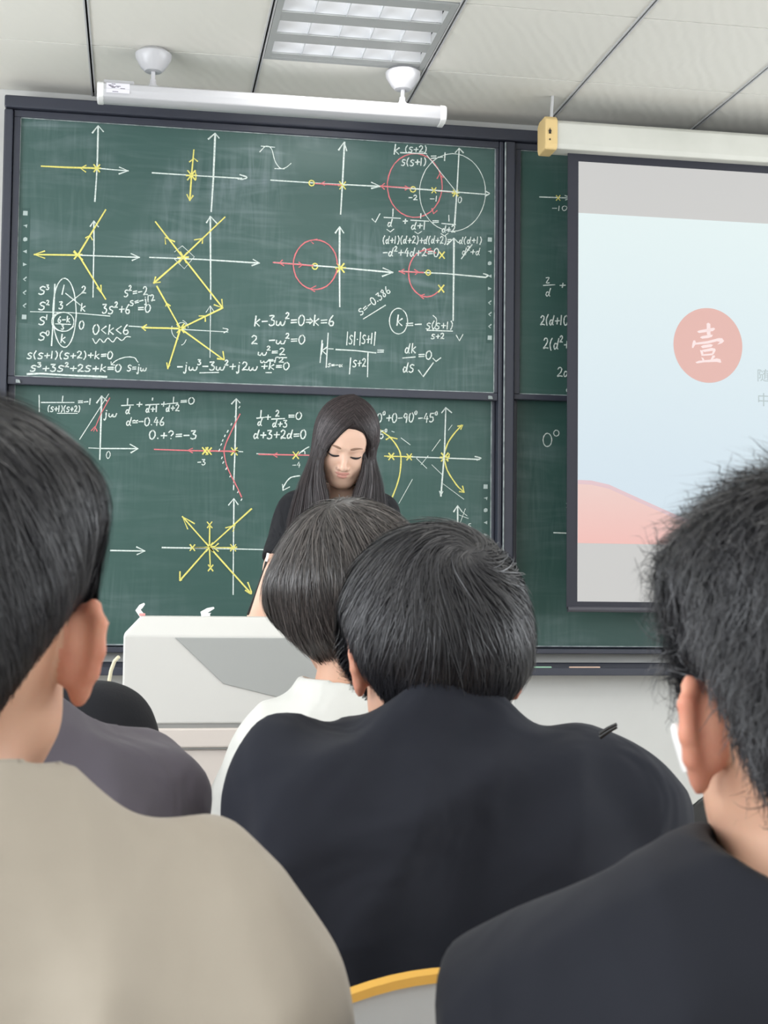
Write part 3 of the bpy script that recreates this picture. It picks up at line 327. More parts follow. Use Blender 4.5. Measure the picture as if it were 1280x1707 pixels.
 ('ul', 'chalk_formula', 'underlined small value of s written at a slant',
  'w1.9:838,2248,-2,-1,-2,0,-1,-1,-2,-1,-1,-2,0,-2,-1,-2,1,-2,0,-1,2,0,1,-1,2,0,2,1,2,0,2,1,1,0,2,-1,1,-2,0,-2,1,-2,-1,-2,-1,-1,-1,-2,-1,-1,-2,-1,-2,0,-2,-1;w1.9:846,2247,11,11;w1.9:850,2241,12,11;w1.9:864,2258,11,10;w1.9:876,2291,-1,-2,-1,-2,0,-2,0,-2,1,-2,1,-3,1,-3,2,-3,2,-2,2,-2,3,-2,2,-1,2,0,2,1,1,1,1,1,0,2,0,3,0,3,-1,2,-1,3,-2,3,-2,2,-2,2,-2,2,-2,1,-2,0,-2,0,-1,0,-1,-1,0,-1;w1.9:903,2278,0,2;w1.9:895,2304,3,2,2,3,3,2,1,1,1,-2,0,-4,-1,-4,1,-3,2,0,2,1,3,1,2,0,1,-2,2,-2,1,-3,1,-2,-1,-2,-1,-2,-1,-2,-2,-2,-1,0,-2,0,-2,0;w1.9:919,2324,-2,-3,-1,-2,-1,-2,0,-2,3,-1,5,-1,5,-2,3,-1,2,-3,0,-3,0,-3,-1,-2,-2,-1,-2,0,-2,0,-1,2,-1,4,0,6,0,6,0,4,-2,3,-2,1,-2,0;w1.9:934,2338,0,-3,0,-4,1,-3,0,-4,1,-2,1,-3,1,-3,1,-1,2,-2,2,-1,2,0,2,0,1,1,2,2,1,2,0,2,-1,2,-2,2,-2,2,-1,0,-3,-1,-2,-3,-2,-2;w1.8:847,2207,42,28,45,30'),
 ('ul', 'chalk_formula', 'circled k equal to minus a fraction',
  'w2.3:985,2229,-5,-42;w2.3:1001,2215,-17,-13,16,-15;w1.8:998,2252,7,-5,7,-7,5,-9,3,-11,2,-11,0,-11,-3,-12,-4,-10,-5,-9,-7,-7,-8,-4,-8,-2,-8,1,-8,3,-7,6,-6,8,-4,9,-3,11,-1,12,1,11,3,11,4,10,6,8,7,6,8,4,9,1,8,-2,7,-4;w2.2:1017,2196,26,3;w2.2:1016,2188,27,2;w2.2:1052,2194,25,2;w2:1114,2200,-2,0,-2,1,-2,1,-2,0,-1,-1,-2,-1,-2,-2,-1,-1,0,-2,0,-1,1,-1,2,-1,1,-1,3,-1,2,-1,1,-1,0,-2,0,-2,-1,-2,-1,-1,-1,-1,-2,-1,-2,-1,-2,0,-2,0,-2,1,-1,1;w2:1128,2211,-2,-3,-2,-3,-1,-2,-1,-3,-1,-3,-1,-3,0,-3,0,-3,1,-4,2,-3,1,-4;w2:1151,2201,-2,1,-1,1,-2,0,-2,0,-2,0,-2,-2,-2,-2,-1,-1,0,-1,1,-2,1,-1,1,-1,2,-1,2,0,2,-1,1,-1,1,-2,-1,-2,0,-2,-1,-2,-2,-1,-2,-1,-2,0,-2,-1,-2,1,-1,1,-2,1;w2:1157,2194,18,1;w2:1166,2204,-1,-19;w2:1182,2210,-2,-29;w2:1196,2214,1,-3,2,-2,1,-2,1,-3,0,-3,0,-4,-1,-3,-1,-3,-1,-4,-2,-4,-2,-3;w2:1099,2173,103,1;w2:1131,2157,-1,0,-2,1,-1,0,-2,0,-1,0,-2,-1,-1,-1,-1,-2,0,-1,0,-1,1,-1,1,0,2,-1,1,-1,2,0,1,-1,0,-1,0,-2,0,-2,-1,-1,-1,-1,-2,0,-2,-1,-1,0,-2,0,-1,1,-2,1;w2:1136,2150,15,2;w2:1144,2158,-1,-15;w2:1155,2160,1,1,2,1,1,2,1,0,2,0,1,0,2,-1,1,-2,0,-1,0,-2,-1,-3,-1,-2,-2,-3,-3,-3,-3,-3,-2,-2,1,0,1,1,3,0,2,1,2,0,3,-1,2,0;w2:1217,2159,13,-22,14,26;w1.6:1123,2233,4,-3,4,-3,4,-4,2,-4,1,-6,-1,-7,-1,-7,-2,-6,-3,-7,-4,-5,-4,-5'),
 ('ul', 'chalk_formula', 'derivative of k by s set to zero with tick marks',
  'w2.2:1026,2097,-1,1,-2,2,-2,1,-1,0,-2,-2,-2,-3,-1,-4,-1,-3,0,-3,1,-3,1,-2,1,-1,2,0,2,1,2,3,2,4,2,8,3,11,3,11;w2.2:1030,2107,-4,-21,4,-6;w2.2:1043,2119,-4,-38;w2.2:1055,2106,-13,-12,12,-12;w2.1:1004,2060,50,6;w2.2:1019,2021,-2,2,-2,1,-1,1,-2,0,-2,-2,-1,-3,-2,-3,0,-4,0,-2,0,-3,2,-3,1,-1,1,1,2,1,2,2,2,4,3,8,3,11,3,11;w2.2:1023,2031,-4,-21,4,-5;w2.2:1049,2033,-2,1,-2,1,-2,0,-2,1,-2,-1,-2,-2,-2,-2,-1,-2,0,-2,1,-1,1,-2,1,-1,2,-1,2,-1,2,-1,2,-2,0,-2,0,-3,-1,-2,-1,-2,-2,-2,-2,-1,-2,-1,-2,0,-2,1,-2,1,-2,1;w2.2:1068,2076,22,2;w2.2:1068,2068,21,2;w2.2:1109,2092,-2,-1,-2,-1,-2,-1,-2,-2,-2,-3,-1,-3,-1,-4,0,-3,0,-4,1,-3,1,-4,2,-2,1,-1,3,-1,2,0,2,1,2,1,2,3,2,3,2,3,1,3,0,3,0,4,0,3,-1,2,-2,3,-2,2,-1,2,-2,0,-1,0,-1,-1;w2:1124,2064,13,-12,19,15;w2.4:1067,2015,19,-25,40,56'),
 ('ul', 'chalk_diagram', 'small faint white s-shaped squiggle',
  'w1.5:435,2840,6,7,6,7,5,6,6,4,6,1,6,-1,5,-3,5,-6,4,-8,3,-12,3,-13,3,-10,4,-9,5,-8,5,-6,4,-5,5,-3,5,-1,5,0,5,2,9,5,9,8,8,8;w1.5:440,2863,53,-1;w1.5:494,2778,37,1'),
 ('ul', 'chalk_diagram', 'third axes of the top row with a short red branch and yellow ring',
  'w2.8:765,2900,-6,-157,-6,-129;w2.6:742,2867,22,34,10,-35;w2.4:479,2732,202,-1,227,2;w2.4:873,2747,37,-14,-37,-10;r2.4:649,2729,105,0;r2:689,2738,-15,-8,15,-6;y2.2:648,2730,0,-2,0,-2,-2,-2,-1,-2,-2,-2,-3,0,-2,-1,-2,0,-2,1,-2,1,-2,2,-1,2,-1,2,0,2,0,2,1,3,1,2,1,2,2,1,3,1,2,0,2,0,2,-1,2,-1,2,-1,1,-2,1,-2,0,-3;y2.2:747,2742,24,-28;y2.2:771,2743,-23,-30;y2.2:743,2726,32,4'),
 ('ul', 'chalk_diagram', 'red circle on axes in the middle of the second row',
  'w3:750,2563,1,-146,3,-166;w2.6:733,2539,17,26,16,-24;w2.8:497,2411,228,-6,236,-10;w2.6:922,2411,41,-15,-43,-18;r2.2:742,2401,-4,-21,-9,-20,-13,-18,-15,-14,-18,-9,-19,-5,-20,0,-19,5,-17,10,-14,14,-12,17,-7,21,-4,21,1,22,6,22,9,19,13,17,16,14,18,8,20,4,19,-1,19,-6,17,-10,14,-15,11,-18,6,-21,3,-22;r2.2:493,2411,156,-5;r2:529,2422,-12,-12,18,-10;r2:592,2417,15,-10,-14,-10;r2:663,2511,-28,-7,13,-11;r2:660,2328,-24,-13,20,-9;y2.2:666,2405,-1,-3,0,-2,-2,-2,-1,-2,-2,-2,-2,-1,-3,0,-2,0,-2,1,-2,1,-2,2,-1,2,-1,2,0,3,0,2,1,3,1,2,2,2,2,1,2,1,2,1,2,-1,3,0,2,-2,1,-1,2,-2,0,-3,1,-2;y2.6:741,2420,29,-34;y2.6:769,2421,-28,-37;y2.6:736,2401,39,4'),
 ('ul', 'chalk_diagram', 'overlapping red and white circles at the top right of the panel',
  'r2:1100,2859,20,-16,16,-20,12,-25,6,-27,2,-29,-5,-28,-9,-27,-15,-24,-18,-20,-22,-14,-24,-9,-24,-2,-25,4,-22,10,-20,16,-16,20,-12,25,-6,27,-2,28,5,28,9,27,14,24,19,20,21,14,24,9,25,3,24,-4,23,-10;w1.4:1331,2734,-1,-24,-5,-24,-8,-23,-11,-22,-13,-19,-16,-17,-18,-14,-19,-10,-20,-7,-21,-3,-21,1,-20,5,-20,8,-17,11,-16,15,-14,18,-11,20,-8,22,-5,23,-2,24,1,25,5,24,8,22,10,22,14,19,15,17,18,14,19,10,21,7,20,4,21,-1,21,-4,19,-9,18,-11,16,-15,14,-18,11,-20,9,-22,5,-24,1,-24;w1.6:1092,2870,121,-141;w2.6:1223,2903,-7,-158,-9,-145;w2.4:1207,2886,16,19,17,-17;w2.2:908,2734,182,-3,250,-5;w2.2:1330,2739,5,-2,5,-2,5,-2,2,-2,-3,-4,-7,-4,-7,-4;r2.2:908,2734,120,0;r2.2:1139,2729,67,-2;r2:925,2746,-14,-12,14,-11;r2:1007,2741,16,-7,-16,-9;r2:1135,2778,10,19,15,-14;r2.2:1115,2657,7,-20,14,13;y2:1049,2730,0,-3,-1,-2,-1,-2,-2,-2,-2,-1,-2,-1,-3,-1,-2,1,-2,0,-2,1,-2,2,-1,2,-1,2,0,2,0,3,1,2,1,2,2,2,2,1,2,1,2,1,3,0,2,-1,2,-1,2,-2,1,-2,1,-2,0,-2;y2.2:1114,2740,17,-20;y2.2:1131,2741,-17,-22;y2.2:1200,2736,20,-23;y2.2:1220,2737,-20,-26;y2.2:1196,2723,28,3;w1.8:1022,2695,14,1;w1.8:1042,2702,1,2,1,1,1,1,2,1,1,0,2,-1,2,-1,1,-1,0,-1,0,-2,-1,-2,-1,-2,-2,-2,-4,-3,-2,-3,-2,-1,1,-1,1,1,3,0,2,1,2,0,3,0,3,-1;w1.8:1108,2695,16,1;w1.8:1133,2708,-2,-21;w1.7:1228,2710,-1,-1,-1,-1,-2,0,-1,-2,-1,-2,-1,-2,0,-3,0,-2,0,-3,0,-2,1,-3,1,-1,1,-1,1,-1,2,0,1,1,1,1,2,2,1,2,1,2,0,2,1,3,0,2,0,2,-1,2,-1,2,-1,2,-1,1,-1,0,-1,0,-1,-1;w2.3:967,2904,-5,-40;w2.3:982,2891,-16,-13,14,-13;w2:1015,2903,-2,-3,-1,-2,-2,-2,-1,-3,-1,-2,0,-3,0,-3,0,-3,1,-3,1,-3,1,-4;w2:1036,2896,-1,0,-2,1,-2,0,-1,0,-2,0,-2,-2,-2,-1,0,-2,-1,-1,1,-1,1,-1,1,-1,2,-1,2,0,2,-1,1,-1,0,-1,0,-2,-1,-2,-1,-2,-1,-1,-2,0,-2,-1,-2,0,-1,0,-2,1,-1,1;w2:1041,2888,17,2;w2:1051,2897,-2,-17;w2:1063,2899,1,2,1,2,2,1,1,1,2,0,2,-1,2,-1,1,-1,0,-2,0,-3,-1,-2,-2,-3,-2,-3,-3,-4,-3,-3,-2,-2,0,-1,2,1,3,1,2,0,3,0,3,0,3,0;w2:1086,2907,1,-2,1,-3,1,-2,1,-2,0,-3,0,-3,-1,-3,0,-3,-2,-4,-2,-3,-2,-3;w2:987,2872,105,3;w2:1007,2843,-1,1,-2,1,-2,0,-1,0,-2,0,-2,-2,-1,-1,-1,-2,0,-1,0,-2,1,-1,1,-1,2,-1,2,0,2,-1,1,-1,0,-2,0,-2,-1,-2,-1,-2,-1,-1,-2,-1,-2,-1,-2,0,-1,1,-2,0,-1,1;w2:1021,2854,-2,-2,-2,-3,-1,-3,-1,-3,-1,-2,0,-3,-1,-4,0,-3,1,-3,2,-4,1,-4;w2:1042,2845,-1,0,-2,1,-2,1,-1,0,-2,-1,-2,-2,-2,-1,-1,-2,0,-1,1,-1,1,-1,1,-2,2,0,2,-1,1,-1,2,-1,0,-2,0,-2,-1,-2,-1,-2,-1,-1,-2,-1,-2,0,-2,-1,-2,1,-1,1,-2,1;w2:1047,2838,17,2;w2:1056,2848,-1,-19;w2:1071,2856,-2,-30;w2:1084,2859,1,-3,1,-2,1,-3,1,-2,0,-3,0,-4,-1,-4,0,-3,-2,-4,-2,-3,-2,-3;w2.1:1110,2866,20,2;w2.1:1110,2857,20,3;w2.1:1137,2863,19,3;w2.1:1166,2884,-2,-33'),
 ('ul', 'chalk_formula', 'sum of reciprocals with tick marks under it',
  'w2:877,2603,13,-13,18,35;w2:960,2647,-1,-30;w2:924,2611,66,0;w2:951,2590,-1,0,-2,2,-2,0,-1,0,-2,-1,-1,-3,-1,-3,-1,-2,0,-2,1,-2,1,-2,1,-1,2,0,1,1,2,2,2,3,2,7,3,8,2,9;w2:955,2597,-4,-16,4,-4;w2.1:1000,2600,18,2;w2.1:1010,2609,-2,-18;w2:1071,2634,-1,-19;w2:1031,2606,72,0;w2:1046,2584,-2,1,-1,1,-2,1,-2,-1,-1,-1,-2,-3,-1,-2,-1,-3,0,-2,1,-2,1,-2,1,-1,2,0,2,1,2,2,2,3,2,7,3,9,3,8;w2:1050,2591,-4,-16,4,-4;w2:1058,2585,20,2;w2:1069,2595,-2,-19;w2:1086,2602,-2,-30;w2:1119,2608,23,2;w2:1119,2601,23,3;w2:1183,2634,1,-24;w2:1155,2600,56,-2;w2:1167,2577,-1,1,-2,1,-1,1,-1,0,-2,-2,-1,-2,-1,-2,-1,-3,1,-2,0,-2,1,-2,1,-1,1,1,2,1,1,1,2,3,2,7,2,8,2,8;w2:1170,2585,-3,-16,3,-4;w2:1176,2577,15,1;w2:1185,2586,-2,-18;w2:1196,2589,1,1,1,2,1,2,2,0,1,0,2,0,2,-2,1,-1,0,-2,0,-3,-1,-2,-2,-3,-2,-4,-3,-4,-3,-3,-1,-2,0,-1,2,1,2,1,2,0,3,0,2,0,3,-1;w1.6:936,2564,14,-9,14,12;w1.6:1047,2561,13,-8,15,11;w1.6:1152,2559,14,-9,15,12'),
 ('ul', 'chalk_formula', 'expanded product line with a crossed-out term at its end',
  'w1.9:928,2539,-1,-3,-1,-2,-2,-3,-1,-3,0,-3,-1,-3,0,-3,0,-3,1,-3,1,-4,1,-4;w1.9:942,2521,-2,1,-1,2,-1,0,-1,0,-1,-1,-2,-3,-1,-2,0,-3,0,-2,1,-2,0,-2,1,-1,1,0,2,1,1,2,2,3,1,7,3,8,2,9;w1.9:944,2529,-2,-16,2,-5;w1.9:950,2521,14,2;w1.9:958,2531,-1,-19;w1.9:971,2539,-3,-29;w1.9:981,2541,1,-3,1,-2,1,-3,1,-2,0,-4,0,-3,-1,-3,-1,-4,-1,-3,-1,-4,-2,-3;w1.9:998,2542,-1,-2,-2,-3,-1,-3,-1,-2,-1,-3,0,-3,0,-3,0,-3,1,-4,1,-4,1,-4;w1.9:1011,2526,-1,1,-1,1,-1,1,-1,0,-2,-2,-1,-2,-1,-3,0,-2,0,-2,0,-3,1,-2,1,0,1,0,1,1,2,2,1,3,2,6,2,9,2,9;w1.9:1014,2534,-3,-17,3,-4;w1.9:1020,2524,14,2;w1.9:1028,2534,-2,-19;w1.9:1039,2538,1,1,1,2,1,2,1,1,2,-1,1,0,2,-2,1,-1,0,-3,-1,-2,0,-3,-2,-3,-2,-3,-3,-5,-2,-3,-2,-3,1,0,1,0,2,2,2,0,3,0,2,0,3,-1;w1.9:1058,2545,1,-3,1,-2,1,-3,0,-2,0,-4,0,-3,0,-4,-1,-3,-1,-3,-2,-4,-2,-3;w1.9:1068,2527,14,1;w1.9:1075,2537,-1,-20;w1.9:1094,2529,-2,1,-1,1,-1,1,-1,0,-1,-2,-2,-2,-1,-3,0,-2,0,-2,0,-3,1,-2,1,0,1,0,2,1,1,2,1,3,2,6,2,9,3,9;w1.9:1096,2537,-3,-17,3,-4;w1.9:1110,2547,-2,-2,-1,-3,-1,-3,-1,-2,-1,-3,-1,-3,0,-3,0,-3,1,-4,1,-4,1,-4;w1.9:1123,2532,-1,1,-1,1,-2,1,-1,0,-1,-2,-1,-2,-1,-3,-1,-2,0,-2,1,-3,1,-2,1,0,1,0,1,1,1,2,2,3,2,6,2,9,2,9;w1.9:1126,2540,-3,-17,3,-4;w1.9:1132,2530,14,2;w1.9:1140,2541,-2,-20;w1.9:1150,2542,1,2,2,2,1,1,1,1,1,0,2,-1,2,-1,0,-2,1,-2,-1,-2,-1,-3,-1,-3,-2,-4,-3,-4,-2,-4,-2,-2,1,-1,1,1,2,1,2,1,2,0,3,-1,2,0;w1.9:1170,2550,1,-2,1,-3,1,-2,0,-3,0,-3,0,-4,-1,-3,0,-3,-1,-4,-2,-4,-2,-3;w1.9:1180,2536,13,2;w1.9:1179,2529,13,1;w1.9:1236,2535,-2,1,-1,1,-1,1,-2,-1,-1,-1,-1,-2,-1,-3,-1,-2,0,-2,1,-2,1,-1,1,-1,1,0,1,1,2,2,1,2,3,6,2,8,2,8;w1.9:1239,2542,-3,-15,3,-4;w1.9:1253,2552,-1,-2,-2,-3,-1,-2,-1,-2,-1,-3,-1,-3,0,-2,0,-3,1,-3,1,-4,2,-3;w1.9:1268,2538,-1,0,-2,1,-1,1,-1,0,-2,-1,-1,-3,-1,-2,-1,-2,0,-2,1,-2,1,-2,1,-1,1,0,2,1,1,2,2,3,2,6,2,8,2,7;w1.9:1271,2544,-3,-14,3,-4;w1.9:1278,2538,15,2;w1.9:1286,2547,-1,-17;w1.9:1300,2554,-2,-26;w1.9:1312,2555,1,-2,1,-2,1,-3,1,-2,0,-3,0,-3,-1,-3,-1,-3,-1,-3,-2,-3,-1,-4;w2:922,2471,17,2;w2:956,2474,-1,1,-2,2,-2,0,-1,0,-2,-1,-1,-3,-2,-3,0,-3,0,-2,0,-3,2,-2,1,-1,1,0,2,1,2,3,2,3,2,7,3,10,3,10;w2:960,2483,-4,-19,4,-4;w2:968,2494,1,2,1,1,1,1,1,1,1,0,1,-1,2,-1,0,-1,0,-2,0,-1,-1,-2,-1,-2,-2,-3,-2,-3,-2,-2,-1,-2,0,0,1,0,2,1,1,0,2,0,2,0,3,0;w2:984,2474,19,2;w2:994,2486,-2,-22;w2:1018,2494,-10,-20,16,1;w2:1020,2484,-2,-23;w2:1042,2478,-2,1,-1,2,-2,0,-2,0,-1,-1,-2,-3,-1,-3,-1,-3,0,-2,1,-3,1,-2,1,-1,2,0,2,1,1,3,2,3,3,7,3,10,2,10;w2:1046,2487,-4,-19,4,-4;w2:1054,2477,19,2;w2:1064,2488,-2,-21;w2:1079,2491,1,2,2,2,1,2,2,1,2,0,2,-1,2,-2,1,-1,0,-3,0,-3,-1,-3,-2,-3,-2,-4,-4,-5,-4,-4,-2,-2,1,-1,2,1,3,1,2,1,3,0,4,-1,3,0;w2:1101,2484,18,2;w2:1101,2476,18,2;w2:1135,2499,-1,-1,-2,-1,-2,-1,-2,-2,-1,-3,-1,-3,-1,-4,0,-3,0,-4,1,-3,1,-4,1,-2,2,-2,1,0,2,0,2,1,2,1,1,3,2,3,1,3,1,3,1,3,0,4,0,3,-1,3,-1,2,-2,2,-1,2,-2,0,-1,0,-1,-1;w1.6:1249,2492,-1,1,-2,1,-1,1,-1,0,-2,-2,-1,-2,-1,-2,-1,-3,0,-2,1,-2,1,-2,1,-1,1,1,2,0,1,2,2,3,2,7,3,8,2,8;w1.6:1253,2500,-4,-16,4,-4;w1.6:1260,2512,0,1,1,1,1,1,1,0,1,0,1,0,1,-1,1,-1,0,-1,0,-2,-1,-1,-1,-2,-2,-2,-2,-3,-2,-2,-1,-1,1,-1,1,1,1,0,2,1,1,0,2,-1,2,0;w1.6:1273,2492,17,2;w1.6:1283,2502,-2,-18;w1.6:1304,2494,-1,1,-2,1,-1,1,-1,0,-2,-2,-1,-2,-1,-2,-1,-3,0,-2,1,-2,1,-2,1,-1,1,1,2,0,1,2,2,3,2,7,3,8,2,8;w1.6:1308,2502,-4,-16,4,-4;w2.2:1235,2463,43,59'),
 ('ul', 'chalk_diagram', 'open red arc with two yellow crosses on axes',
  'w3:1205,2543,0,-144,-1,-183;w2.4:1177,2517,28,27,17,-17;w2.6:986,2401,189,0,159,-7;w2.4:1325,2408,6,-1,6,-2,5,-1,3,-2,-2,-2,-5,-3,-4,-4;r2.4:986,2400,98,1;r2:1006,2410,-18,-10,21,-8;r2:1047,2411,17,-9,-14,-11;y2:1112,2402,-1,-3,0,-2,-1,-2,-2,-1,-2,-2,-1,0,-2,-1,-2,0,-2,1,-2,1,-2,2,-1,1,0,2,-1,3,1,2,0,2,1,2,2,1,1,2,2,1,2,0,2,0,2,-1,2,-1,1,-1,2,-2,0,-2,1,-2;r2.2:1144,2329,-14,-12,-15,-8,-17,-4,-16,2,-16,6,-14,11,-12,14,-9,18,-5,20,-2,21,2,22,6,20,9,18,13,15,14,11,16,7,17,2,16,-3,15,-8;r2.2:1088,2315,-18,-7,15,-10;r2.2:1112,2498,-29,-9,15,-9;y2.4:1144,2354,22,-27;y2.4:1166,2355,-22,-29;y2.4:1146,2486,21,-25;y2.4:1167,2487,-21,-27'),
 ('ll', 'chalk_formula', 'fraction equal to minus one at the left edge',
  'w1.6:-374,1873,2,-64;w1.8:-366,1845,121,4;w2:-287,1872,-2,-21;w1.7:-335,1836,-1,-2,-2,-2,-1,-2,0,-2,-1,-2,0,-3,0,-2,0,-2,0,-3,1,-3,1,-3;w1.7:-320,1828,-1,1,-1,0,-2,1,-1,0,-1,-1,-1,-1,-1,-1,-1,-1,0,-1,0,-1,1,-1,1,-1,1,-1,1,0,2,-1,0,-1,1,-1,0,-2,-1,-1,0,-2,-1,0,-2,-1,-1,-1,-1,0,-2,1,-1,0,-1,1;w1.7:-317,1822,12,1;w1.7:-310,1830,-1,-15;w1.7:-300,1835,-1,-23;w1.7:-291,1836,1,-1,1,-2,0,-2,1,-2,0,-3,0,-3,0,-2,-1,-3,-1,-3,-1,-2,-1,-3;w1.7:-277,1837,-1,-2,-1,-2,-1,-2,-1,-2,-1,-2,0,-3,0,-2,0,-2,1,-3,1,-3,1,-3;w1.7:-262,1829,-1,1,-1,1,-1,0,-1,0,-2,0,-1,-1,-1,-2,-1,-1,0,-1,1,-1,0,-1,1,-1,1,0,2,-1,1,-1,1,0,0,-2,0,-1,-1,-2,0,-1,-1,-1,-1,-1,-2,0,-1,0,-1,0,-1,1,-1,0;w1.7:-258,1823,11,1;w1.7:-252,1831,-1,-15;w1.7:-243,1832,1,1,1,2,1,1,1,1,1,0,1,-1,1,-1,1,-2,0,-1,0,-2,-1,-2,0,-3,-2,-2,-2,-3,-3,-3,-1,-2,1,-1,1,1,2,1,1,0,2,0,2,0,2,-1;w1.7:-227,1838,1,-2,1,-2,0,-2,1,-2,0,-2,0,-3,-1,-3,0,-2,-1,-3,-1,-3,-2,-2;w1.5:-306,1806,74,2;w2:-230,1855,16,1;w2:-230,1849,16,1;w2:-209,1852,15,2;w2:-186,1866,-2,-23'),
 ('ll', 'chalk_diagram', 'axes with slanted white and red lines behind the head on the left',
  'w2.6:-144,1877,-1,-122,-1,-119;w2.4:-162,1850,18,27,19,-18;w1.5:-222,1710,104,176;r1.5:-171,1742,25,66,32,63;r1.8:-180,1744,13,16,9,-17;w2:-126,1814,0,-6,0,-7,-1,-6,-1,-4,-1,-3,-1,-1,-1,-1,-1,0,-1,1,-1,2,0,1;w2:-125,1821,1,2;w2:-115,1811,0,-3,-1,-2,0,-3,1,-2,1,-1,2,-1,2,-1,2,1,2,2,1,3,2,3,1,2,1,-1,0,-3,0,-3,0,-2,2,0,2,-1,3,1,2,1,2,3,1,4,2,4;w1.4:-188,1679,45,-1;w2.4:-143,1678,137,3;w2.4:-35,1697,30,-16,-26,-16;w1.4:-114,1668,-1,-1,-2,-1,-1,-1,-1,-1,-1,-2,-1,-3,-1,-3,0,-3,0,-3,1,-3,1,-2,1,-2,1,-1,1,-1,2,0,1,1,2,1,1,2,1,2,1,3,1,2,0,3,0,3,0,2,-1,2,-1,2,-1,2,-1,1,-1,1,-1,-1,-1,0'),
 ('ll', 'chalk_formula', 'three reciprocals in d summing to zero with solved values below',
  'w2:-47,1871,-1,-23;w2:-70,1843,45,4;w2:-43,1825,-1,1,-2,1,-1,1,-1,0,-2,-2,-1,-2,-1,-2,-1,-3,0,-2,1,-2,1,-2,1,-1,1,1,2,1,1,1,2,3,2,6,2,8,3,9;w2:-40,1832,-3,-15,4,-4;w2:-13,1849,20,1;w2:-2,1858,-2,-17;w2:46,1876,-1,-9;w2:20,1848,51,5;w2:31,1832,-1,1,-1,1,-2,1,-1,0,-1,-1,-1,-3,-1,-2,-1,-2,0,-2,1,-2,1,-2,1,-1,1,1,1,0,2,2,1,3,2,6,2,7,2,8;w2:34,1839,-3,-14,3,-4;w2:40,1833,15,1;w2:48,1841,-1,-17;w2:61,1849,-1,-26;w2:79,1853,19,1;w2:89,1862,-2,-17;w2:125,1882,-1,-20;w2:100,1855,41,5;w2:107,1838,-2,1,-1,1,-1,0,-1,0,-2,-1,-1,-2,-1,-3,0,-2,0,-2,0,-2,1,-1,1,-1,1,0,2,1,1,2,1,2,2,6,2,8,2,7;w2:109,1845,-2,-15,2,-4;w2:116,1839,14,1;w2:123,1848,-1,-17;w2:134,1849,1,2,1,2,1,1,2,1,1,0,2,-1,1,-2,1,-1,1,-2,-1,-2,-1,-3,-1,-2,-2,-3,-3,-4,-2,-3,-2,-2,1,-1,1,1,2,1,2,0,3,0,2,-1,3,0;w2:153,1869,21,2;w2:152,1863,22,2;w2:193,1882,-2,0,-2,-1,-2,-1,-2,-2,-2,-2,-1,-2,0,-3,-1,-3,1,-2,1,-3,1,-3,1,-1,2,-1,2,-1,2,0,2,1,3,1,2,2,2,2,1,2,1,3,0,2,1,3,-1,2,-1,2,-2,2,-2,2,-1,1,-2,0,-1,0,-1,0;w2.1:-38,1782,-2,1,-1,1,-2,1,-1,0,-2,-2,-2,-2,-1,-3,-1,-3,1,-2,0,-2,2,-2,1,-1,1,0,2,1,2,2,2,3,2,7,3,9,2,9;w2.1:-34,1790,-4,-17,4,-5;w2.1:-27,1785,1,1,2,1,2,1,1,1,2,-1,1,-1,1,-1,2,0,2,0,3,2,2,1;w2.1:-27,1779,18,1;w2.1:-4,1784,16,1;w2.1:28,1800,-2,-1,-1,-1,-2,-1,-2,-1,-1,-3,-1,-3,0,-4,-1,-3,1,-3,0,-4,1,-3,2,-2,1,-1,2,-1,1,0,2,1,2,1,1,2,2,3,1,3,1,3,1,3,0,3,-1,3,0,3,-2,2,-1,2,-2,2,-1,0,-1,0,-1,-1;w2.1:43,1773,1,1;w2.1:62,1802,-9,-19,16,1;w2.1:65,1793,-2,-22;w2.1:87,1803,-2,-3,-2,-3,-2,-4,-2,-3,-1,-2,-1,-3,-1,-3,0,-2,0,-3,1,-2,2,-2,1,-1,2,0,3,1,2,1,1,1,1,3,0,3,0,2,-1,2,-3,0,-4,0,-3,-1;w2.2:49,1752,-2,-1,-2,-1,-2,-1,-2,-2,-2,-3,-1,-3,-1,-4,0,-3,1,-4,0,-3,2,-4,1,-2,2,-1,2,-1,2,0,2,1,2,1,2,3,2,3,2,3,1,3,0,3,0,3,0,3,-1,3,-2,3,-2,2,-1,1,-2,1,-1,-1,-1,0;w2.2:67,1722,2,1;w2.2:80,1733,22,1;w2.2:92,1744,-2,-21;w2.2:109,1746,2,2,2,2,2,2,2,1,3,-1,3,-2,2,-2,1,-3,-1,-4,-4,-4,-3,-4;w2.2:117,1722,1,2;w2.2:137,1739,21,2;w2.2:136,1731,22,2;w2.2:166,1736,20,1;w2.2:194,1754,5,1,5,0,4,1,2,-1,-1,-2,-3,-4,-4,-3,-2,-3,2,-1,3,-1,4,-1,2,-1,1,-3,-1,-3,0,-3,-2,-3,-2,-1,-3,-1,-3,-1,-3,0,-2,0,-2,2,-2,1'),
 ('ll', 'chalk_diagram', 'axes with a long red branch and dotted asymptotes',
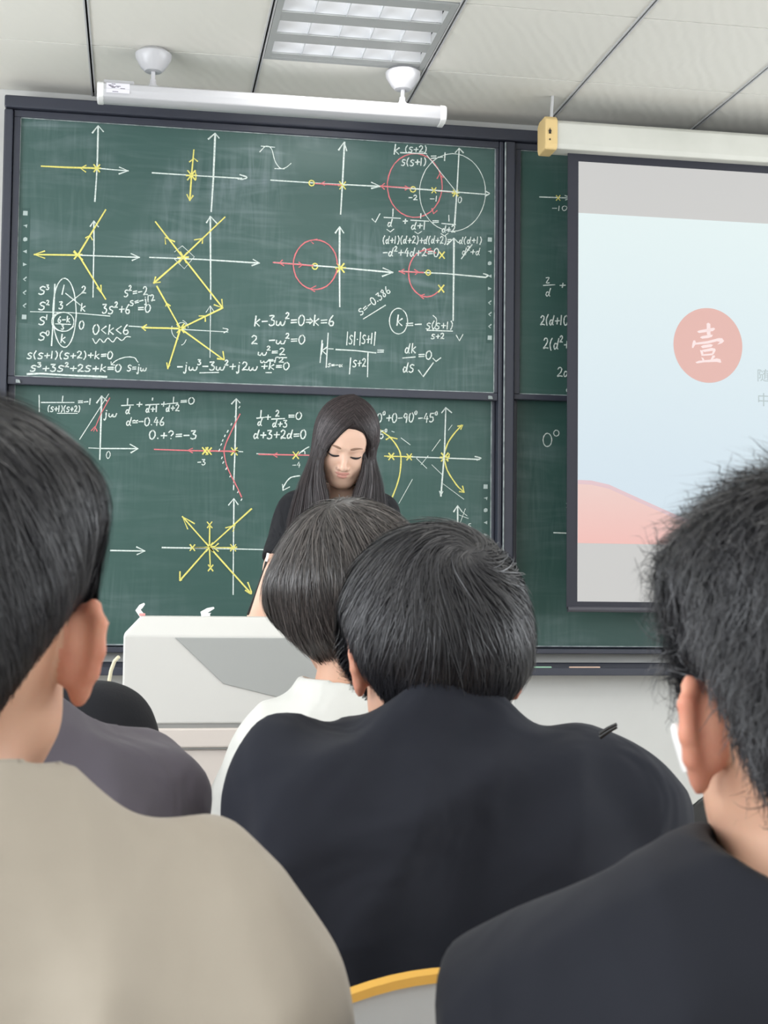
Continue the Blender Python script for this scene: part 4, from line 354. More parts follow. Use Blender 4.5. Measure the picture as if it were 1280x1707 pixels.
  'w2.4:363,1883,-2,-198,-3,-152;w2.3:345,1863,18,21,14,-16;w2:357,1681,34,-1;r2.4:56,1680,140,-1,165,2;r2:200,1688,-19,-8,19,-9;y2.4:237,1692,21,-26;y2.4:258,1693,-20,-27;y2.4:250,1692,21,-26;y2.4:271,1692,-20,-27;y2.4:347,1694,23,-27;y2.4:369,1695,-22,-29;y2.4:343,1679,30,3;w1.7:220,1635,12,1;w1.7:237,1646,3,0,3,0,3,1,1,-1,0,-1,-3,-3,-2,-2,-1,-2,1,-1,2,0,2,-1,2,-1,0,-1,0,-3,-1,-2,-1,-1,-1,-1,-2,-1,-2,-1,-1,0,-2,1,-1,1,-1,1;r2:378,1825,-8,-16,-8,-16,-7,-16,-7,-15,-7,-16,-7,-16,-6,-14,-4,-13,-3,-9,-1,-7,-1,-6,1,-9,2,-13,3,-14,4,-16,6,-15,7,-15,8,-16,9,-16,7,-14,9,-17,7,-15,7,-15;w1.8:373,1848,4,7;w1.8:358,1813,4,7;w1.8:344,1781,3,7;w1.8:330,1753,4,8;w1.8:320,1736,3,7;w1.8:312,1718,3,7;w1.8:306,1702,4,7;w1.8:299,1680,4,8;w1.8:310,1651,3,7;w1.8:315,1633,4,7;w1.8:327,1610,4,7;w1.8:343,1582,4,7;w1.8:357,1553,4,7;w1.8:373,1522,4,7;w1.8:387,1492,3,7'),
 ('ll', 'chalk_diagram', 'arrow of a horizontal axis beside the head on the left',
  'w2.2:-100,1294,128,0;w2.2:-3,1309,32,-15,-30,-14'),
 ('ll', 'chalk_diagram', 'yellow eight-branch star with crosses above the lectern',
  'w2.2:92,1308,178,0,217,-2;w2.3:360,1498,1,-186,2,-179;w2.2:340,1474,20,26,16,-23;y2.6:270,1313,-104,114;y2.6:270,1313,158,149;y2.6:270,1313,-109,-129;y2.6:270,1313,162,-176;y2.4:270,1313,0,84;y2.4:270,1313,5,-80;y2.4:204,1309,157,3;y2.4:187,1380,-21,47,46,-26;y2.2:330,1387,37,10,-9,-23;y2.4:161,1218,0,-34,7,2;y2.4:418,1180,5,-12,5,-13,4,-11,0,-7,-4,0,-10,7,-9,6;y2.2:304,1327,-18,-16,18,-14;y2.2:260,1408,19,-22;y2.2:278,1409,-17,-23;y2.2:267,1245,18,-23;y2.2:285,1245,-18,-23;y2.2:197,1321,18,-23;y2.2:215,1321,-18,-23;y2.2:350,1324,20,-25;y2.2:370,1324,-20,-25;y2.2:346,1309,28,5;y2.6:257,1328,26,-31;y2.6:283,1329,-25,-33;y2.6:253,1310,35,5'),
 ('ll', 'chalk_formula', 'two equations in d to the left of the teacher',
  'w2.1:459,1842,-2,-29;w2.1:442,1811,30,4;w2.1:457,1795,-1,1,-2,1,-1,1,-1,0,-2,-2,-1,-2,-1,-2,-1,-3,0,-2,1,-2,1,-1,1,-1,1,0,2,1,1,2,2,2,2,6,2,8,3,8;w2.1:460,1802,-3,-15,4,-4;w2.1:475,1816,21,1;w2.1:486,1825,-1,-18;w2.1:516,1839,1,1,1,2,1,1,1,1,2,0,1,-1,2,-1,1,-1,0,-2,0,-2,-1,-3,-1,-2,-2,-3,-3,-3,-3,-3,-1,-2,0,-1,2,1,2,1,2,0,2,0,3,0,2,-1;w2.1:499,1809,51,4;w2.1:514,1792,-1,1,-1,1,-2,0,-1,0,-2,-1,-1,-2,-1,-3,-1,-2,0,-2,1,-2,1,-2,1,-1,1,0,2,1,2,2,1,3,2,6,3,8,2,8;w2.1:518,1799,-4,-15,4,-4;w2.1:525,1790,16,2;w2.1:534,1799,-2,-17;w2.1:546,1805,4,1,3,0,3,0,2,0,-1,-2,-3,-3,-2,-3,-1,-2,1,-1,2,-1,2,-1,2,-1,0,-2,0,-3,0,-2,-1,-2,-2,-2,-2,-1,-2,0,-2,0,-2,0,-1,1,-1,2;w2.2:566,1826,21,1;w2.2:566,1819,21,1;w2.2:606,1839,-2,-1,-3,-1,-2,-1,-1,-1,-2,-3,-1,-2,-1,-3,0,-3,0,-3,1,-3,1,-3,2,-2,2,-1,2,-1,2,0,2,1,2,1,2,2,2,3,1,2,1,3,1,3,0,3,0,2,-2,2,-1,3,-2,1,-2,2,-1,0,-1,0,-2,-1;w2.3:445,1748,-2,1,-1,1,-2,1,-2,0,-2,-2,-1,-3,-2,-3,-1,-2,1,-3,0,-3,2,-2,1,-1,2,1,2,1,2,2,2,3,2,8,3,9,3,10;w2.3:449,1756,-4,-18,4,-5;w2.3:458,1746,21,1;w2.3:470,1757,-2,-22;w2.3:485,1764,5,1,4,0,4,0,2,0,-1,-3,-3,-3,-4,-4,-1,-2,1,-2,3,-1,3,-1,2,-1,1,-3,0,-3,-1,-3,-1,-3,-2,-1,-3,-2,-3,0,-2,0,-2,0,-2,2,-1,1;w2.3:510,1749,21,1;w2.3:521,1760,-2,-22;w2.3:537,1761,1,2,2,2,2,2,1,1,2,0,3,-1,2,-2,2,-2,0,-2,-1,-3,-1,-3,-1,-3,-3,-5,-5,-4,-3,-4,-2,-3,0,-1,3,1,2,1,3,1,4,0,3,-1,4,0;w2.3:574,1752,-2,1,-2,1,-2,1,-1,0,-2,-2,-2,-2,-2,-4,0,-2,0,-3,1,-3,1,-2,1,-1,2,1,2,1,2,2,2,3,3,8,3,10,3,9;w2.3:578,1760,-4,-18,4,-5;w2.3:587,1753,20,2;w2.3:587,1745,19,2;w2.3:624,1771,-2,-1,-2,-1,-2,-1,-2,-2,-1,-3,-1,-3,-1,-4,0,-4,0,-3,1,-4,1,-3,1,-3,2,-1,2,-1,2,0,2,1,2,1,2,3,1,3,2,3,1,3,0,4,0,3,0,3,-1,3,-1,3,-2,2,-2,2,-1,0,-1,0,-1,-1'),
 ('ll', 'chalk_diagram', 'dull red line and yellow cross running behind the teacher',
  'w1.5:444,1674,271,-2;r2.2:452,1672,263,2;r2:523,1679,-16,-8,16,-8;y2.2:584,1685,22,-26;y2.2:606,1686,-22,-28;w1.2:583,1633,13,1;w1.2:608,1646,-8,-13,13,1;w1.2:610,1640,-2,-15;w1.8:607,1677,4,4,3,4,4,3,5,4,7,5,8,5,8,4;w1.6:617,1685,3,2,3,2,3,1,2,0,2,-3,0,-5,1,-4;w2:612,1593,-9,-1,-10,-2,-9,-2,-8,-3,-7,-6,-7,-8,-5,-8,-4,-7,-4,-7,-1,-6,-1,-7;w1.8:545,1558,2,-23,26,14;w2:733,1861,16,17,17,-13;w2:749,1878,-1,-84'),
 ('ll', 'chalk_formula', 'angle sum in degrees to the right of the teacher',
  'w2.1:854,1829,17,1;w2.1:854,1820,17,1;w2.1:880,1843,-2,-35;w2.1:902,1843,-2,-1,-3,-1,-3,-1,-1,-2,2,-4,3,-5,3,-5,2,-4,0,-3,-2,-4,-3,-2,-2,-2,-2,1,-1,1,-2,2,0,3,3,5,3,5,4,6,3,4,0,4,-1,2,-1,2;w2.1:922,1845,-2,-1,-1,-1,-2,-1,-1,-2,-2,-3,-1,-4,0,-4,-1,-4,0,-4,1,-4,1,-3,1,-3,2,-2,1,0,2,0,1,0,2,2,2,3,2,3,1,3,1,4,0,4,0,3,0,4,-1,3,-1,2,-2,3,-1,1,-1,1,-1,0,-1,-1;w2.1:940,1853,-1,-1,-2,-1,-1,-2,-1,-1,0,-2,0,-3,0,-2,1,-1,1,-1,2,1,1,0,2,1,0,2,1,3,0,2,0,2,-1,2,-1,0,-1,1;w2.1:949,1827,19,2;w2.1:960,1839,-2,-23;w2.1:982,1847,-2,-1,-1,-1,-2,-1,-1,-2,-2,-3,-1,-4,0,-4,-1,-4,0,-3,1,-4,1,-4,1,-3,1,-1,2,-1,2,0,1,1,2,1,2,3,2,3,1,4,1,3,0,4,0,4,0,3,-1,3,-1,3,-1,2,-2,2,-1,0,-1,0,-1,-1;w2.1:995,1828,16,2;w2.1:1032,1843,-2,1,-2,2,-2,1,-2,1,-2,-2,-1,-3,-2,-3,-1,-3,1,-3,2,-2,2,-2,1,0,2,3,3,5,2,4,1,1,-1,-7,-2,-12,-2,-12;w2.1:1049,1851,-2,-1,-2,-1,-2,-1,-1,-2,-1,-3,-1,-4,-1,-4,0,-4,0,-4,0,-4,1,-3,1,-3,2,-2,1,0,2,0,2,0,2,2,1,3,2,3,1,3,1,4,1,4,0,3,0,4,-1,3,-2,3,-1,2,-1,2,-2,0,-1,0,-1,-1;w2.1:1067,1859,-2,-1,-1,-2,-2,-1,-1,-2,0,-2,0,-2,1,-2,1,-1,1,-1,1,0,2,1,1,1,1,2,0,2,1,3,0,2,-1,1,-1,1,-1,1;w2.1:1076,1830,16,2;w2.1:1108,1851,-10,-22,16,1;w2.1:1111,1840,-3,-25;w2.1:1125,1851,-1,-4,-1,-4,-1,-4,1,-2,2,-1,2,1,3,0,3,0,1,-3,0,-3,1,-4,-1,-3,-1,-2,-2,-2,-3,-2,-2,-1,-2,0,-2,2,-2,1;w2.1:1124,1851,13,1;w2.1:1148,1860,-1,-2,-2,-1,-1,-2,-1,-1,0,-2,0,-2,1,-3,0,-1,1,0,2,0,2,0,1,1,1,2,0,3,0,2,0,2,0,2,-2,1,-1,1;w1.9:897,1778,-2,-2,-1,-3,-2,-3,-1,-3,-1,-3,0,-3,0,-3,0,-3,1,-4,1,-4,1,-4;w1.9:912,1776,-9,-18,14,1;w1.9:914,1767,-2,-21;w1.9:927,1775,-1,-3,-1,-4,0,-3,0,-2,2,-1,2,1,3,1,2,-1,1,-2,0,-3,1,-3,-1,-2,-1,-3,-2,-1,-2,-2,-2,-1,-2,0,-2,2,-2,1;w1.9:926,1775,11,2;w1.9:948,1784,-2,-1,-1,-1,-1,-1,-1,-2,0,-1,0,-2,1,-2,0,-1,1,-1,2,0,1,1,1,1,1,1,0,2,0,3,0,1,0,2,-1,0,-1,1'),
 ('ll', 'chalk_diagram', 'yellow curves on axes to the right of the teacher',
  'y2.4:925,1779,10,-7,11,-7,11,-7,9,-8,8,-9,8,-9,7,-10,6,-10,5,-9,4,-9,2,-10,2,-12,0,-16,-1,-19,-2,-19,-3,-19,-5,-19,-6,-20,-7,-18,-6,-16,-7,-16,-6,-12,-6,-11;y2.3:948,1743,16,10,28,-6;y2.3:962,1525,-3,-38,16,15;w2.2:1008,1678,148,-1,166,-2;y2.2:942,1678,107,0;w2.2:1304,1686,7,-1,8,-2,7,-1,3,-2,-3,-2,-7,-3,-7,-3;y2.3:959,1690,21,-25;y2.3:979,1690,-20,-26;y2.3:955,1676,29,2;y2.3:1031,1689,19,-23;y2.3:1050,1690,-19,-25;y2.3:1027,1676,27,3;y2.6:1169,1696,27,-31;y2.6:1196,1697,-27,-33;y2.6:1164,1679,37,3;y2.2:1201,1693,-8,-28;w2.6:1185,1874,-4,-173,-13,-175;w2.4:1169,1855,16,21,24,-19;w2:1163,1546,5,-20,8,19;y2.4:1250,1809,-12,-14,-12,-13,-11,-14,-10,-14,-8,-13,-6,-14,-5,-14,-3,-12,-2,-10,-1,-9,1,-8,2,-10,2,-10,3,-11,4,-12,6,-11,7,-12,9,-13,9,-12,8,-11,10,-11,10,-8,10,-9;y2.3:1234,1804,21,5,-9,-17;y2.3:1242,1546,20,-3,-7,25;w1.1:1001,1494,53,96;w1.1:1131,1703,33,46;w1.1:1007,1751,37,-26;w1.1:1069,1673,42,-39;w1.1:1116,1684,-28,-36;w1.1:1196,1787,15,21;w1.1:1177,1575,84,-59;w1.1:1131,1649,46,-42;w1.1:970,1776,10,-3'),
 ('ll', 'chalk_diagram', 'small upward arrow and scribble near the right edge',
  'w2.4:1236,1489,1,-108;w2.3:1220,1466,16,25,17,-23;w1.1:1267,1479,-20,-55;w1.1:1242,1454,37,-13;w1.1:1253,1467,21,-16;w1.3:1252,1421,-2,-21;w1.3:1260,1414,-8,-7,7,-7;w1.3:1264,1413,12,0;w1.3:1264,1407,11,1;w1.3:1282,1420,0,-2,-1,-2,0,-3,0,-1,1,0,2,0,2,0,2,0,0,-1,1,-2,0,-3,0,-1,-1,-2,-2,-1,-1,-1,-2,-1,-1,1,-1,0,-2,1;w1.3:1282,1420,8,1'),
 ('ur', 'chalk_diagram', 'short arrow with a yellow cross',
  'w1.8:1553,2729,131,3;w1.8:1658,2741,28,-9,-26,-9;y1.9:1622,2739,16,-19;y1.9:1638,2740,-16,-21;w1.4:1606,2686,18,1;w1.4:1634,2697,-2,-19;w1.4:1657,2698,-2,0,-2,-1,-2,-1,-1,-1,-2,-1,-1,-2,0,-2,-1,-2,1,-2,1,-2,1,-2,1,-2,2,0,2,-1,2,0,2,1,1,1,2,1,2,2,1,2,1,2,1,2,0,2,0,1,-1,2,-2,1,-2,1,-1,1,-2,0,-1,0,-1,0'),
 ('ur', 'chalk_formula', 'fraction two over d followed by a plus sign',
  'w1.7:1581,2404,4,1,4,1,4,0,1,-1,-2,-4,-4,-7,-4,-6,-2,-4,3,-1,5,1,5,1;w1.8:1570,2373,48,5;w1.8:1593,2345,-1,1,-2,1,-2,1,-2,0,-1,-1,-2,-3,-1,-3,-1,-3,0,-2,1,-2,1,-2,1,-1,2,0,2,1,2,2,2,3,2,7,3,10,3,9;w1.8:1597,2353,-4,-17,4,-5;w2:1638,2376,23,2;w2:1651,2386,-3,-18'),
 ('ur', 'chalk_formula', 'three lines starting with two, cut off by the screen',
  'w2.1:1561,2243,1,3,2,2,1,2,2,1,1,0,3,-1,1,-2,2,-2,0,-3,-1,-3,-1,-4,-1,-4,-3,-4,-4,-5,-3,-5,-2,-3,1,-1,2,1,2,1,3,1,3,0,3,-1,3,-1;w2.1:1591,2257,-2,-3,-1,-4,-2,-3,-1,-4,-1,-3,-1,-4,0,-4,0,-4,1,-5,1,-5,1,-5;w2.1:1608,2233,-1,1,-2,1,-2,1,-1,0,-2,-2,-1,-3,-2,-3,0,-3,0,-3,0,-3,2,-3,1,-1,1,0,2,2,2,2,1,4,3,9,3,11,3,11;w2.1:1612,2242,-4,-21,3,-5;w2.1:1619,2232,18,2;w2.1:1629,2245,-2,-25;w2.1:1645,2256,-3,-38;w2.1:1665,2256,-1,-1,-2,-1,-2,-2,-1,-2,-2,-3,-1,-4,0,-4,-1,-4,0,-4,1,-5,1,-4,1,-3,1,-1,2,-1,2,0,1,1,2,2,2,3,1,3,2,4,0,3,1,4,0,4,0,4,-1,3,-1,3,-1,3,-2,1,-1,1,-1,-1,-1,0;w2.1:1574,2153,1,3,2,3,1,2,2,1,2,0,3,-1,2,-2,1,-3,0,-3,0,-4,-1,-4,-2,-4,-3,-5,-4,-6,-4,-5,-2,-4,0,-1,3,1,3,2,2,1,4,-1,3,0,4,-1;w2.1:1608,2163,-2,-3,-2,-4,-2,-4,-1,-4,-1,-4,-1,-4,0,-5,0,-4,1,-6,1,-6,2,-5;w2.1:1628,2139,-2,2,-2,1,-2,1,-1,0,-2,-2,-2,-3,-2,-4,0,-4,0,-3,1,-4,1,-2,1,-2,2,1,2,1,2,3,2,4,3,10,3,13,3,12;w2.1:1632,2150,-5,-24,4,-6;w2.1:1640,2168,1,2,1,2,2,1,1,1,1,0,1,-1,2,-1,0,-2,1,-2,-1,-2,-1,-3,-1,-2,-2,-4,-3,-3,-2,-4,-2,-2,1,0,1,0,2,1,2,1,2,0,2,-1,2,0;w2.1:1657,2138,21,2;w2.1:1669,2153,-3,-28;w2:1631,2039,2,3,1,2,2,2,2,1,2,0,3,-1,2,-2,2,-2,0,-3,-1,-3,-1,-4,-2,-4,-3,-4,-5,-5,-4,-5,-2,-3,1,-1,2,1,3,1,3,1,4,0,4,-1,4,0;w2:1670,2028,-2,1,-2,2,-2,1,-2,0,-2,-2,-2,-3,-1,-4,-1,-3,0,-3,1,-3,1,-2,2,-1,2,0,2,1,2,3,2,4,3,8,3,11,4,11;w2:1674,2038,-4,-21,4,-6;w1.6:1677,1963,-2,0,-1,1,-1,1,-2,0,-1,-1,-1,-2,-2,-3,0,-2,0,-2,1,-2,1,-1,1,-1,1,0,1,1,2,2,1,2,2,6,3,7,2,7;w1.6:1680,1969,-3,-14,3,-3'),
 ('lr', 'chalk_formula', 'zero degrees',
  'w1.8:1618,1761,-1,-6,-1,-6,-2,-5,-3,-4,-3,-3,-4,-2,-4,-1,-4,0,-4,2,-3,3,-3,4,-2,5,-1,6,-1,6,1,6,1,5,2,5,3,4,3,4,4,2,4,1,4,-1,4,-2,3,-3,3,-4,2,-5,1,-5,1,-6;w1.7:1648,1789,-1,-3,0,-2,-2,-3,-1,-1,-3,-2,-2,-1,-2,0,-3,0,-2,1,-2,1,-2,2,-1,2,-1,3,-1,2,1,3,1,2,1,2,2,2,2,2,2,1,3,0,2,0,2,-1,2,-1,2,-2,2,-2,0,-3,1,-2;w1.8:1686,1705,3,-27'),
 ('lr', 'chalk_diagram', 'short white line and bracket at the screen edge',
  'w2:1627,1391,55,-1;w3:1682,1494,4,-4,4,-5,4,-5,3,-6,0,-7,0,-9,-1,-9,-1,-8,-3,-9,-5,-9,-4,-8;w2.4:1680,1508,11,2'),
]
def ribbons(st, ys, name, label, parent):
    mb = MB(); cm = {'w': 0, 'y': 1, 'r': 2}; k = 0
    for s in st.split(';'):
        h, d = s.split(':'); d = np.array(list(map(int, d.split(','))), float).reshape(-1, 2).cumsum(0)/1000; wd = float(h[1:])*.00108; ci = cm[h[0]]
        k += 1; yy = ys-.0012-.0002*(k % 9)
        n = len(d); L, R = [], []
        for i in range(n):
            t = d[min(i+1, n-1)]-d[max(i-1, 0)]; t = t/(np.hypot(*t)+1e-9); nn = np.array([-t[1], t[0]])
            ww = wd*(1+.18*math.sin(7.3*k+1.9*i)); p = d[i]-(t*wd*.5 if i == 0 else 0)+(t*wd*.5 if i == n-1 else 0)
            L.append((p[0]+nn[0]*ww, yy, p[1]+nn[1]*ww)); R.append((p[0]-nn[0]*ww, yy, p[1]-nn[1]*ww))
        mb.add(L+R, [(i, i+1, n+i+1, n+i) for i in range(n-1)], ci)
    return tag(build(mb, name, [M['w'], M['y'], M['r']], parent), label)
for pk, kind, label, st in CHALK:
    o, so, ys = PANELS[pk]; ribbons(st, ys, kind, label, o)
# printed touch icons down the panel edges
def icons(pk, lst):
    o, so, ys = PANELS[pk]; y = ys-.0016
    xs = [a for a, _ in lst]; zs = [b_ for _, b_ in lst]
    q = MB(); q.box(min(xs)/1000-.013, max(xs)/1000+.013, ys-.0008, ys-.0002, min(zs)/1000-.022, max(zs)/1000+.02); st = build(q, 'icon_strip', M['icon_bed'], o)
    for i, (a, b_) in enumerate(lst):
        q = MB(); x, z = a/1000, b_/1000; s = .0085
        shp = {0: [(-1, -1), (1, -1), (1, 1), (-.9, 1)], 1: [(-1, .2), (.9, .8), (.6, -.9), (.1, -.1)], 2: [(-.9, -.6), (-.2, -1), (.9, -.5), (.9, .6), (0, 1), (-.8, .5)], 3: [(-.9, 0), (.8, .8), (.8, -.8)], 4: [(-.8, .8), (-.8, -.8), (.9, 0)]}
        j = {0: 0, 1: 1, 2: 2, 3: 3, 4: 4}.get(i, 0 if i == 8 else 1)
        if 5 <= i <= 7: q.prism([(x-.8*s, z-.2*s), (x+.7*s, z+1.1*s), (x+.9*s, z+.5*s), (x-.2*s, z-.3*s), (x+.6*s, z-.9*s), (x+.2*s, z-1.1*s)], 'y', y-.0006, y)
        else: q.prism([(x+u*s, z+v*s) for u, v in shp[j]], 'y', y-.0006, y)
        build(q, 'touch_icon', M['icon'], st)
icons('ul', [(-438, 2551), (-437, 2502), (-436, 2452), (-436, 2406), (-435, 2357), (-434, 2303), (-434, 2252), (-433, 2203), (-433, 2159)])
icons('ul', [(1350, 2546), (1350, 2497), (1350, 2451), (1351, 2400), (1351, 2350), (1351, 2295), (1352, 2249), (1352, 2201), (1352, 2154)])
icons('ll', [(1348, 1568), (1349, 1521), (1349, 1475), (1349, 1426), (1350, 1377)])

# ------------------------------------------------------------------ chalk tray and chalk sticks
tr = MB(); tr.prism([(5.34, .832), (5.498, .832), (5.498, .875), (5.47, .875), (5.462, .850), (5.352, .846), (5.350, .862), (5.34, .862)], 'x', XL, XR)
tray = tag(build(tr, 'chalk_tray', M['frame'], bevel=.003), 'dark grey chalk ledge running along the wall below the chalkboards', 'chalk ledge')
def chalk(xa, xb, key, label):
    y, z = 5.375, .858; q = MB(); q.tube([(xa, y, z), (xb, y+.004, z)], .0075, 10); tag(build(q, 'chalk_stick', M[key], smooth='auto'), label, 'chalk', 'chalk on the ledge')
chalk(at(888, 1122, 5.375)[0], at(919, 1122, 5.375)[0], 'chalk_green', 'short pale green chalk stick on the ledge below the screen')
chalk(at(949, 1122, 5.375)[0], at(1000, 1122, 5.375)[0], 'chalk_peach', 'longer peach chalk stick on the ledge below the screen')

# ------------------------------------------------------------------ projection screen
SY = 5.15; SX0, SX1, SZ0, SZ1 = 1.634, 3.62, 1.121, 2.802
scr = thing('projection_screen', 'pull-down projection screen with black border showing a slide', 'projection screen', ((SX0+SX1)/2, SY, SZ0))
q = MB(); q.box(1.592, SX1+.045, SY, SY+.004, 1.095, 2.84); build(q, 'black_border', M['border'], scr)
q = MB(); q.tube([(1.597, SY+.002, 1.092), (SX1+.04, SY+.002, 1.092)], .011, 12); build(q, 'bottom_bar', mat('bar_dark', (70, 70, 78), .3, .5), scr, smooth='auto')
q = MB(); q.prism([(SY-.045, 2.832), (SY+.035, 2.832), (SY+.05, 2.85), (SY+.05, 2.93), (SY+.03, 2.945), (SY-.035, 2.945), (SY-.05, 2.93), (SY-.05, 2.85)], 'x', 1.53, SX1+.11); build(q, 'casing', M['casing'], scr, bevel=.004)
q = MB(); q.prism([(SY-.05, 2.826), (SY+.045, 2.826), (SY+.056, 2.845), (SY+.056, 2.94), (SY+.035, 2.955), (SY-.042, 2.955), (SY-.058, 2.94), (SY-.058, 2.845)], 'x', 1.486, 1.535); ec = build(q, 'end_cap', M['cream'], scr, bevel=.006)
q = MB(); q.lathe([(.0055, 0), (.0055, .003), (.002, .006)], (0, 0, 0), 12); q.v = [(1.503+a, SY-.0585-c, 2.893+b_) for a, b_, c in q.v]; q.prism([(1.4985, 2.883), (1.5075, 2.883), (1.503, 2.905)], 'y', SY-.061, SY-.058); q.box(1.501, 1.505, SY-.061, SY-.058, 2.858, 2.864); build(q, 'screw', M['black_plastic'], ec)
q = MB(); q.tube([(1.525, SY, 2.95), (1.527, SY, 3.0), (1.53, SY, HC-.001)], .006, 8); q.lathe([(.012, 0), (.018, .006), (.018, .012)], (1.525, SY, 2.95), 14); build(q, 'hanger', M['tbar'], scr)
def lit(name, col, e=1.0, grad=None):
    """projected light: the slide's own colours"""
    m = bpy.data.materials.new(name); m.use_nodes = True; b = m.node_tree.nodes['Principled BSDF']
    b.inputs['Base Color'].default_value = (.10, .10, .10, 1); b.inputs['Roughness'].default_value = .9; b.inputs['Specular IOR Level'].default_value = .05
    c = lin(col); b.inputs['Emission Color'].default_value = (*c, 1); b.inputs['Emission Strength'].default_value = e
    if grad:
        nt = m.node_tree; g = nt.nodes.new('ShaderNodeNewGeometry'); s = nt.nodes.new('ShaderNodeSeparateXYZ'); nt.links.new(g.outputs['Position'], s.inputs[0])
        r = nt.nodes.new('ShaderNodeMapRange'); r.inputs[1].default_value = grad[0]; r.inputs[2].default_value = grad[1]; nt.links.new(s.outputs['Z'], r.inputs[0])
        cr_ = nt.nodes.new('ShaderNodeValToRGB'); cr_.color_ramp.elements[0].color = (*lin(grad[2]), 1); cr_.color_ramp.elements[1].color = (*lin(grad[3]), 1); nt.links.new(r.outputs[0], cr_.inputs[0]); nt.links.new(cr_.outputs[0], b.inputs['Emission Color'])
    return m
ES = 1.0
Z1, Z0s = at(1000, 357, SY)[2], at(1000, 906, SY)[2]
q = MB(); q.box(SX0, SX1, SY-.001, SY, SZ0, SZ1); img = build(q, 'screen_fabric', lit('slide_grey', (199, 198, 196), ES), scr)
q = MB(); q.box(SX0, SX1, SY-.002, SY-.001, Z0s, Z1); build(q, 'slide', lit('slide_sky', (226, 240, 242), ES, (Z0s+.25, Z1, (208, 225, 236), (226, 241, 241))), img)
pts = [(962, 800), (985, 801), (1015, 808), (1050, 824), (1090, 842), (1130, 860), (1175, 873), (1230, 884), (1290, 893), (1400, 897)]
def hill(dy, y, key, nm):
    top = [(at(a, b_+dy, SY)[0], at(a, b_+dy, SY)[2]) for a, b_ in pts]; top[0] = (SX0, top[0][1])
    top += [(2.9, Z0s+.10), (3.2, Z0s+.26), (SX1, Z0s+.30)]; n = len(top)
    v = [(x, y, max(z, Z0s+.001)) for x, z in top]+[(x, y, Z0s) for x, z in top]
    me = MB(); me.add(v, [(i, i+1, n+i+1, n+i) for i in range(n-1)]); build(me, nm, key, img)
hill(0, SY-.0025, lit('slide_hill_edge', (224, 190, 196), ES), 'slide_hill'); hill(7, SY-.003, lit('slide_hill', (238, 192, 184), ES, (Z0s, Z0s+.22, (240, 184, 176), (236, 200, 192))), 'slide_hill')
cc = at(1179.5, 576, SY); R_ = .1405
q = MB(); n = 64; q.add([(cc[0]+R_*math.cos(2*math.pi*i/n), SY-.0035, cc[2]+R_*1.035*math.sin(2*math.pi*i/n)) for i in range(n)], [tuple(range(n))]); build(q, 'slide_disc', lit('slide_disc', (226, 174, 164), ES), img)
# the character for one, brushed; outline points in a 1280 wide crop
def brush(poly, mb):
    P = [at(1090+a/6.737, 490+b_/6.737, SY) for a, b_ in poly]; mb.add([(p[0], SY-.0045, p[2]) for p in P], [tuple(range(len(P)))])
q = MB()
for poly in ([(585, 335), (605, 325), (628, 340), (630, 460), (610, 475), (588, 455)], [(478, 425), (500, 412), (640, 385), (670, 382), (682, 398), (655, 420), (500, 442)],
             [(510, 490), (535, 475), (630, 458), (655, 462), (645, 485), (600, 498), (535, 505)], [(436, 525), (455, 522), (470, 555), (450, 585), (435, 612), (420, 605), (425, 560)],
             [(452, 552), (600, 530), (720, 498), (760, 500), (782, 530), (760, 555), (705, 572), (735, 540), (700, 535), (600, 560), (460, 572)], [(520, 590), (545, 578), (630, 565), (658, 575), (640, 597), (540, 612)],
             [(510, 630), (545, 640), (550, 690), (530, 700)], [(530, 632), (640, 608), (680, 615), (688, 635), (665, 680), (640, 690), (655, 640), (560, 655)], [(540, 680), (650, 670), (655, 690), (545, 698)],
             [(525, 712), (548, 722), (565, 750), (540, 752)], [(650, 695), (675, 690), (680, 710), (645, 745), (630, 738)], [(460, 768), (500, 752), (640, 738), (700, 725), (740, 735), (752, 770), (735, 775), (700, 765), (560, 770), (475, 782)]): brush(poly, q)
build(q, 'slide_character', lit('slide_white', (252, 228, 226), ES), img)
def han(ch, px, py, hpx, key):
    cu = bpy.data.curves.new('t', 'FONT'); cu.body = ch; cu.align_x = 'LEFT'; cu.size = 1
    o = bpy.data.objects.new('t', cu); COL.objects.link(o); bpy.context.view_layer.update()
    me = bpy.data.meshes.new_from_object(o.evaluated_get(bpy.context.evaluated_depsgraph_get())); bpy.data.objects.remove(o)
    v = np.array([x.co[:] for x in me.vertices]); 
    if len(v) == 0: return
    mn, mx = v.min(0), v.max(0); a = at(px, py, SY); h = abs(at(px, py+hpx, SY)[2]-a[2]); s = h/(mx[1]-mn[1])
    f = [tuple(p.vertices) for p in me.polygons]
    mesh_obj('slide_text', [(a[0]+(x[0]-mn[0])*s, SY-.0035, a[2]+(x[1]-mx[1])*s) for x in v], f, key, img)
tm = lit('slide_text_grey', (176, 192, 194), ES)
han('随', 1262, 615, 21, tm); han('中', 1263, 655, 22, tm)

